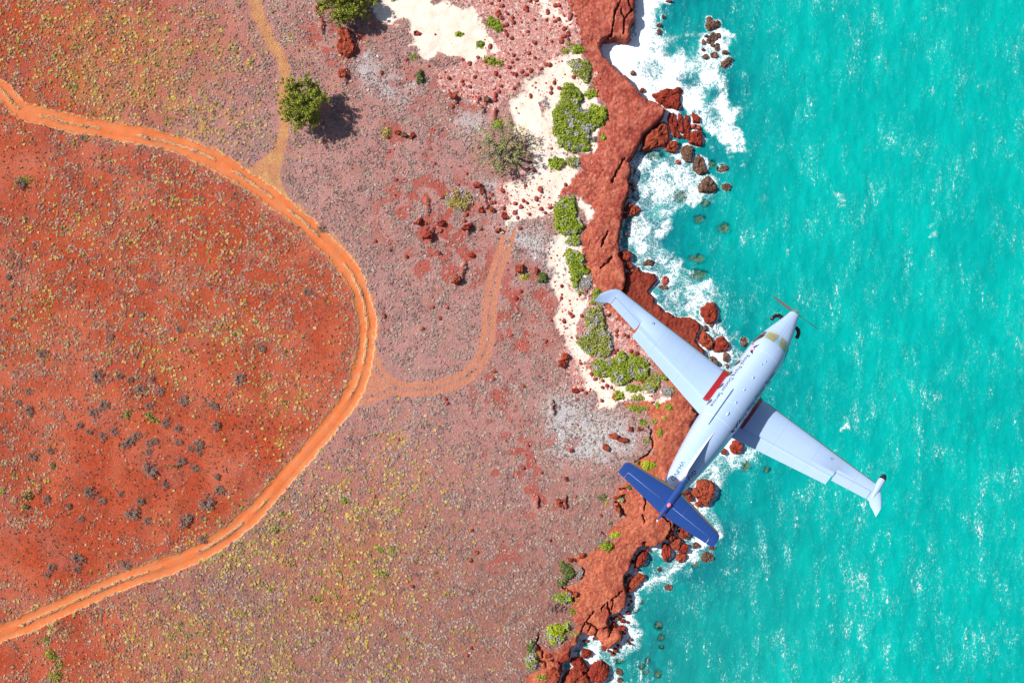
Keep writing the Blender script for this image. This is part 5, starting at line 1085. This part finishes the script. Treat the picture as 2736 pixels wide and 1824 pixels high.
def grid_mesh(name, A, mat, parent, closed=False, smooth=True, caps=False):
    r, c = A.shape[:2]; a = np.arange(r * c).reshape(r, c)
    if closed: a = np.concatenate([a, a[:, :1]], 1)
    F = np.stack([a[:-1, :-1], a[:-1, 1:], a[1:, 1:], a[1:, :-1]], -1).reshape(-1, 4)
    V = A.reshape(-1, 3); Fs = [F]
    if caps:
        V = np.concatenate([V, A[0].mean(0)[None], A[-1].mean(0)[None]]); k = r * c
        Fs.append(np.stack([a[0, 1:], a[0, :-1], np.full(a.shape[1] - 1, k)], 1)); Fs.append(np.stack([a[-1, :-1], a[-1, 1:], np.full(a.shape[1] - 1, k + 1)], 1))
    o = mesh_np(name, V, Fs, mat, parent, smooth)
    bm = bmesh.new(); bm.from_mesh(o.data); bmesh.ops.recalc_face_normals(bm, faces=bm.faces); bm.to_mesh(o.data); bm.free()
    if smooth: o.data.set_sharp_from_angle(angle=math.radians(38)) if hasattr(o.data, 'set_sharp_from_angle') else None
    return o
xs = np.linspace(.52, 13.3, 180); th = np.linspace(0, 2 * math.pi, 96, endpoint=False)
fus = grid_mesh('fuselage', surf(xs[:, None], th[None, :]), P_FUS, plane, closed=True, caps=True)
t = np.linspace(0, 1, 16); rr = .262 * np.sqrt(np.clip(1 - (1 - t) ** 2 * (1 - .15 * t), 0, 1)); rr = .262 * (t ** .62)
an = np.linspace(0, 2 * math.pi, 32, endpoint=False)
sp = np.stack([np.broadcast_to((.0 + t * .52)[:, None], (16, 32)), rr[:, None] * np.cos(an), rr[:, None] * np.sin(an)], -1)
grid_mesh('spinner', sp, P_SPN, plane, closed=True, caps=True)
for s in (-1, 1):
    n_ = 14; rad = np.linspace(.16, 1.33, n_); A = []
    for r_ in rad:
        k = (r_ - .16) / 1.17; ch = .085 + .075 * math.sin(math.pi * min(1, k * 1.05 + .1)) * (1 if k < .93 else .6); tw = math.radians(62 - 38 * k); sec = []
        for j in range(10):
            a = 2 * math.pi * j / 10; u, v = ch * math.cos(a), .014 * math.sin(a) + .004; sec.append((.30 + u * math.cos(tw) * s * .5 + v * math.sin(tw), s * r_, u * math.sin(tw) * .5 - v * math.cos(tw)))
        A.append(sec)
    grid_mesh('propeller_blade', np.array(A), P_BLADE, plane, closed=True, caps=True)
    tb = Tubes(); pth = [(1.0, s * .25, -.12), (.93, s * .44, -.12), (.96, s * .58, -.12), (1.08, s * .68, -.13), (1.24, s * .73, -.14), (1.36, s * .735, -.14)]
    tb.tube(pth, [.10, .10, .10, .095, .09, .095], 16)
    ex = tb.build('exhaust_stack', P_EXH, plane)
    tb = Tubes(); tb.tube([(1.355, s * .735, -.14), (1.366, s * .735, -.14)], [.08, .08], 16); tb.build('exhaust_opening', P_BLK, ex)
def patch(name, corners, mat, parent=plane, off=.008, n=9, bulge=0.0):
    """corners: four (x, deg) going round; bilinear in (x, angle)"""
    c = np.array(corners, float); u = np.linspace(0, 1, n)[:, None, None]; v = np.linspace(0, 1, n)[None, :, None]
    G = (c[0] * (1 - u) + c[1] * u) * (1 - v) + (c[3] * (1 - u) + c[2] * u) * v
    return grid_mesh(name, surf(G[..., 0], np.radians(G[..., 1]), off), mat, parent)
for s in (-1, 1):
    patch('windshield_pane', [(2.38, s * 4), (2.50, s * 46), (3.06, s * 43), (3.14, s * 9)], P_WS, off=.010)
    patch('side_window', [(2.72, s * 49), (2.74, s * 84), (3.58, s * 80), (3.08, s * 50)], P_GLS, off=.010)
    patch('quarter_window', [(2.53, s * 52), (2.50, s * 74), (2.66, s * 80), (2.67, s * 53)], P_GLS, off=.010)
    for x0 in ((4.85, 5.60, 6.40, 7.45) if s < 0 else (4.75, 5.55, 6.30, 7.15, 8.15)):
        a = np.linspace(0, 2 * math.pi, 24, endpoint=False)[None, :]; r_ = np.linspace(0, 1, 5)[:, None]
        grid_mesh('cabin_window', surf(x0 + .17 * r_ * np.cos(a), s * (math.radians(78) + .21 * r_ * np.sin(a)), .008), P_GLS, plane, closed=True)
# lettering wrapped on the flanks
dg = bpy.context.evaluated_depsgraph_get()
def lettering(name, text, size, x0, th0, side, length, mat=P_INK, parent=plane, off=.014):
    cu = bpy.data.curves.new('t', 'FONT'); cu.body = text; cu.size = size; cu.resolution_u = 4; o = bpy.data.objects.new('t', cu); C.objects.link(o)
    bpy.context.view_layer.update(); d = bpy.context.evaluated_depsgraph_get(); me = o.evaluated_get(d).to_mesh()
    bm = bmesh.new(); bm.from_mesh(me); bmesh.ops.triangulate(bm, faces=bm.faces)
    V = np.array([v.co[:] for v in bm.verts]); F = np.array([[v.index for v in f.verts] for f in bm.faces]); bm.free(); bpy.data.objects.remove(o); bpy.data.curves.remove(cu)
    wdt = V[:, 0].max() - V[:, 0].min(); tx = (V[:, 0] - V[:, 0].min()) * length / wdt; ty = V[:, 1] - size * .3
    X = x0 + (tx if side < 0 else -tx); w_, tp, bt, zc = fs(X); T = math.radians(th0) - ty / (.5 * (w_ + tp - zc))
    Pn = surf(X, side * T, off); return mesh_np(name, Pn, F if side < 0 else F, mat, parent)
lettering('lettering', 'Royal Flying Doctor Service', .34, 4.42, 52, -1, 3.35)
lettering('lettering', 'Royal Flying Doctor Service', .34, 7.60, 49, 1, 3.30)
lettering('registration', 'VH-FVD', .26, 10.85, 30, -1, 1.0)
lettering('registration', 'VH-FVD', .26, 11.85, 30, 1, 1.0)
def emblem(x0, th0, s):
    e = []; F = []
    for d in (-1, 1):
        pts = [(.06, .06), (.34, .20), (.26, .05), (.20, -.02), (.10, -.07)]
        b = len(e); e += [(x0 + d * p[0] * 1.0, math.radians(th0) - p[1] * 1.1) for p in pts]; F += [(b, b + 1, b + 2), (b, b + 2, b + 3), (b, b + 3, b + 4)]
    e = np.array(e); o = mesh_np('emblem_wings', surf(e[:, 0], s * e[:, 1], .012), np.array(F), P_INK, plane)
    a = np.linspace(0, 2 * math.pi, 20, endpoint=False)[None, :]
    for nm, r0, r1, m_, of in (('emblem_ring', .075, .11, P_MRK, .013), ('emblem_disc', .0, .075, P_WHT, .015)):
        r_ = np.linspace(r0, r1, 3)[:, None]; grid_mesh(nm, surf(x0 + r_ * np.cos(a), s * (math.radians(th0) + r_ * np.sin(a) * 1.1), of), m_, o, closed=True)
emblem(3.98, 52, -1); emblem(7.98, 50, 1)
a = np.linspace(0, 2 * math.pi, 16, endpoint=False)[None, :]; r_ = np.linspace(0, .06, 3)[:, None]
grid_mesh('round_marking', surf(3.62 + r_ * np.cos(a), -(math.radians(66) + r_ * np.sin(a) * 1.1), .012), P_MRK, plane, closed=True)
# roof aerials
for x0, y0, L, h in ((4.35, .05, .07, .04), (4.60, -.02, .07, .04), (5.45, .0, .08, .06), (6.25, .0, .09, .04), (7.05, .02, .08, .05), (7.75, .02, .15, .05)):
    t = np.linspace(0, 1, 6)[:, None]; an2 = np.linspace(0, 2 * math.pi, 14, endpoint=False)[None, :]; k = np.sqrt(1 - t ** 2 * .98)
    z0 = float(surf(x0, math.asin(y0 / .88))[2]) - .03
    A = np.stack([x0 + t * h * .5 + L * k * np.cos(an2), y0 + L * (.45 if L < .2 else .14) * k * np.sin(an2), z0 + t * (h + .03) + 0 * an2], -1); grid_mesh('aerial', A, P_WHT, plane, closed=True, caps=True)
# handrail-like roof strip on the left shoulder
tb = Tubes(); T0 = [tuple(surf(x_, math.radians(-24), .03)) for x_ in np.linspace(6.55, 8.75, 9)]; tb.tube(T0, [.012] + [.022] * 7 + [.012], 6); tb.build('aerial_rail', plain('blue_grey_rail', (.16, .25, .42), .5), plane)
# wings
TD = math.tan(math.radians(4.693))
def af(xc, th_): return 5 * th_ * (.2969 * np.sqrt(xc) - .126 * xc - .3516 * xc ** 2 + .2843 * xc ** 3 - .1036 * xc ** 4)
def section(le, chord, y, z, c0, c1, th_=.14, n=14, droop=0.0, tilt=None):
    """closed loop of the aerofoil between chord fractions c0 and c1"""
    x = c0 + (c1 - c0) * (1 - np.cos(np.linspace(0, math.pi, n))) / 2; t_ = af(x, th_)
    up = np.stack([le + x * chord, np.full(n, y), z + (t_ * 1.15 + .02 * np.sin(math.pi * x)) * chord - droop * (x - c0) * chord], 1)
    lo = np.stack([le + x * chord, np.full(n, y), z - (t_ * .75) * chord - droop * (x - c0) * chord - .002], 1)
    return np.concatenate([up[::-1], lo[1:]])
LE = lambda y: 5.048 + .242 * (y - .9) / 6.34
TEF = lambda y: 7.586 - 1.192 * (y - .9) / 6.34
TEA = lambda y: TEF(y) - .21 + .03 * (y - 5.5)
WZ = lambda y: -.75 + y * TD
HINGE = lambda y: TEF(y) - (.60 - .045 * (y - .9))
for s in (-1, 1):
    A = []
    for y in (.55, .9, 2.5, 4.0, 5.46, 5.5, 6.4, 7.22):
        ch = TEF(y) - LE(y) if y < 5.48 else TEA(y) - LE(y); hx = HINGE(y) if y < 5.48 else TEA(y) - .45; A.append(section(LE(y), ch, s * y, WZ(y), 0, (hx - LE(y)) / ch))
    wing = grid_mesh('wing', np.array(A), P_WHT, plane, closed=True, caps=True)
    A = []
    for y in (.72, 3.2, 5.45):
        ch = TEF(y) - LE(y); c0 = (HINGE(y) - .10 - LE(y)) / ch; A.append(section(LE(y) + .02, ch, s * y, WZ(y) - .085, c0, 1.0, .11, droop=.14))
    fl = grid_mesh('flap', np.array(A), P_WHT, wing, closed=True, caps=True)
    for yy in (2.2, 4.35):
        tb = Tubes(); tb.tube([(HINGE(yy) - .1, s * yy, WZ(yy) - .12), (HINGE(yy) + .2, s * yy, WZ(yy) - .17), (TEF(yy) - .05, s * yy, WZ(yy) - .17)], [.03, .05, .02], 8); tb.build('flap_track', P_WHT, fl)
    A = []
    for y in (5.53, 6.4, 7.17):
        ch = TEA(y) - LE(y); c0 = (TEA(y) - .425 - LE(y)) / ch; A.append(section(LE(y), ch, s * y, WZ(y), c0, 1.0))
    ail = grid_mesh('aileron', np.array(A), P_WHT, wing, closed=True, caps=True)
    A = []
    for y, le_, te_, dz in ((7.20, LE(7.2), TEA(7.2), 0), (7.34, LE(7.3) + .03, TEA(7.2) + .03, .01), (7.46, 5.40, 6.42, .02), (7.60, 5.58, 6.52, .05), (7.74, 5.86, 6.64, .08), (7.86, 6.20, 6.76, .12)):
        A.append(section(le_, te_ - le_, s * y, WZ(7.2) + dz, 0, 1.0, .12))
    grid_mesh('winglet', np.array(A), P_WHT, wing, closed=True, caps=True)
    # bronze de-icing boot on the leading edge
    A = []
    for y in (1.4, 3, 5, 7.18):
        ch = TEA(y) - LE(y) if y > 5.5 else TEF(y) - LE(y); x = np.array([.060 if y > 4.5 else .035, .03, .012, 0, .008, .018, .035]); t_ = af(x, .14); sg = np.array([1, 1, 1, 0, -1, -1, -1])
        A.append(np.stack([LE(y) - .006 + x * ch, np.full(7, s * y), WZ(y) + np.where(sg > 0, t_ * 1.15, -t_ * .75) * ch + sg * .006], 1))
    grid_mesh('deicing_boot', np.array(A), P_BOOT, wing)
    # red root fairing
    A = []
    for y, e in ((.60, .20), (.88, .11), (1.0, .05), (1.12, .022)):
        ch = TEF(y) - LE(y) + e * .6; A.append(section(LE(y) - e * .6, ch, s * y, WZ(y) + e * .8 + .014, 0, (HINGE(y) + .06 - LE(y)) / ch, .145))
    grid_mesh('wing_root_fairing', np.array(A), P_RED, wing, closed=True, caps=True)
    fc = []; x0, y0 = LE(5.1) + .42, 5.05; a = np.linspace(0, 2 * math.pi, 16, endpoint=False)
    zt = WZ(y0) + (af(.30, .14) * 1.15 + .02 * math.sin(.3 * math.pi)) * (TEF(y0) - LE(y0)) + .012
    for r_, m_, nm in ((.055, P_BLK, 'fuel_cap'), (.038, P_WHT, 'fuel_cap_lid')):
        par = wing if nm == 'fuel_cap' else fcap
        A = np.stack([np.stack([x0 + q * np.cos(a), s * y0 + q * np.sin(a), np.full(16, zt + (.004 if nm != 'fuel_cap' else 0))], 1) for q in (r_, r_ * .1)]); fcap_ = grid_mesh(nm, A, m_, par, closed=True)
        if nm == 'fuel_cap': fcap = fcap_
t = np.linspace(0, 1, 12); prof = [(4.62, .01), (4.66, .07), (4.74, .115), (4.85, .145), (4.98, .155), (4.985, .155), (5.3, .155), (5.6, .14), (5.9, .09), (6.1, .02)]
zr = WZ(7.35) + .02; yr = 7.36
def rev(pr, yc, zc): return np.array([[(x_, yc + r_ * math.cos(b), zc + r_ * math.sin(b)) for b in np.linspace(0, 2 * math.pi, 20, endpoint=False)] for x_, r_ in pr])
pod = grid_mesh('radar_pod', rev(prof[4:], yr, zr), P_WHT, plane, closed=True, caps=True)
grid_mesh('radome', rev([(x_, r_ + .002) for x_, r_ in prof[:5]], yr, zr), P_BLK, pod, closed=True, caps=True)
# tail
def fin_sec(zq):
    k = (zq - .5) / 1.86; le = 8.72 + 0 * zq
    return k
A = []
for zq, l_, t_, th_ in ((.58, 9.2, 13.25, .10), (.80, 9.0, 13.3, .09), (.95, 9.5, 13.35, .07), (1.12, 10.6, 13.4, .065), (1.28, 11.25, 13.5, .06), (1.6, 11.62, 13.65, .06), (2.0, 12.0, 13.8, .06), (2.34, 12.35, 14.0, .06)):
    x = (1 - np.cos(np.linspace(0, math.pi, 14))) / 2; yy = th_ * (af(x, 1.0)) * 1.1
    A.append(np.concatenate([np.stack([l_ + x * (t_ - l_), yy, np.full(14, zq)], 1)[::-1], np.stack([l_ + x * (t_ - l_), -yy, np.full(14, zq)], 1)[1:]]))
def fin_col(n, P, c):
    s = n.sepx(P); c = n.mix(n.rng(n.m('ADD', s[0], n.m('MULTIPLY', s[2], .3)), 12.34, 12.36), c, BLUE); return c
fin = grid_mesh('fin', np.array(A), paint('fin_paint', (.62, .62, .72), extra=fin_col), plane, closed=True, caps=True)
# thin dorsal ridge in front of the fin
A = []
for x_, w_, h_ in ((8.72, .005, .0), (9.3, .03, .05), (10.0, .045, .13), (10.8, .05, .24), (11.4, .055, .40), (11.8, .05, .6)):
    z0 = float(surf(x_, 0.0)[2]) - .03; A.append([(x_, -w_ * 1.6, z0), (x_, -w_ * .8, z0 + h_ * .6 + .02), (x_, 0, z0 + h_ + .03), (x_, w_ * .8, z0 + h_ * .6 + .02), (x_, w_ * 1.6, z0)])
grid_mesh('dorsal_fin', np.array(A), paint('ridge_paint', (.70, .62, .70)), plane, smooth=False)
ZS = 2.358; SLE = lambda y: 12.793 + .364 * (y - .12) / 2.15; STE = lambda y: 14.054 - .247 * (y - .12) / 2.15
for s in (-1, 1):
    A = [section(SLE(y), STE(y) - SLE(y), s * y, ZS, 0, .62, .11) for y in (.02, .8, 1.6, 2.02)]
    st = grid_mesh('tailplane', np.array(A), P_BLU, plane, closed=True, caps=True)
    A = [section(SLE(y), STE(y) - SLE(y), s * y, ZS, .635, 1.0, .11) for y in (.10, .8, 1.6, 1.98)]
    el = grid_mesh('elevator', np.array(A), P_BLU, st, closed=True, caps=True)
    A = []
    for y, a0, b0 in ((2.0, 0, 0), (2.14, .02, .0), (2.25, .07, .0), (2.31, .17, .03)):
        A.append(section(SLE(min(y, 2.27)) + a0, STE(min(y, 2.27)) - SLE(min(y, 2.27)) - a0 - b0, s * y, ZS, 0, 1.0, .10))
    grid_mesh('tailplane_tip', np.array(A), P_BLU, st, closed=True, caps=True)
    tb = Tubes(); f_ = .628
    tb.tube([(SLE(y) + f_ * (STE(y) - SLE(y)), s * y, ZS + .052 * (STE(y) - SLE(y)) + .0) for y in (.2, 1.1, 1.98)], [.012] * 3, 5); tb.build('hinge_strip', plain('pale_strip', (.35, .5, .8), .4), el)
    A = []
    for y in (.16, 1.1, 2.15):
        ch = STE(y) - SLE(y); x = np.array([.115, .06, .02, 0, .02, .05]); t_ = af(x, .11); sg = np.array([1, 1, 1, 0, -1, -1]); A.append(np.stack([SLE(y) - .012 + x * ch, np.full(6, s * y), ZS + np.where(sg > 0, t_ * 1.15, -t_ * .75) * ch + sg * .008], 1))
    grid_mesh('deicing_boot', np.array(A), P_BOOT, st)
bul = grid_mesh('tail_bullet', rev([(12.20, .01), (12.26, .06), (12.4, .10), (12.65, .135), (13.0, .15), (13.4, .145), (13.8, .11), (14.1, .06), (14.36, .02)], 0, ZS + .05), P_BLU, plane, closed=True, caps=True)
A = np.array([[(13.62 + .09 * math.cos(q) * math.cos(b), .06 * math.cos(q) * math.sin(b), ZS + .165 + .07 * math.sin(q)) for b in np.linspace(0, 2 * math.pi, 16, endpoint=False)] for q in np.linspace(0, 1.5, 6)])
grid_mesh('beacon', A, plain('beacon_glass', (.8, .1, .1), .2, 0, (1.0, .10, .10)), bul, closed=True, caps=True)
grid_mesh('tail_light', rev([(14.35, .022), (14.40, .03), (14.45, .01)], 0, ZS + .05), plain('light_glass', (.8, .8, .85), .2), bul, closed=True, caps=True)
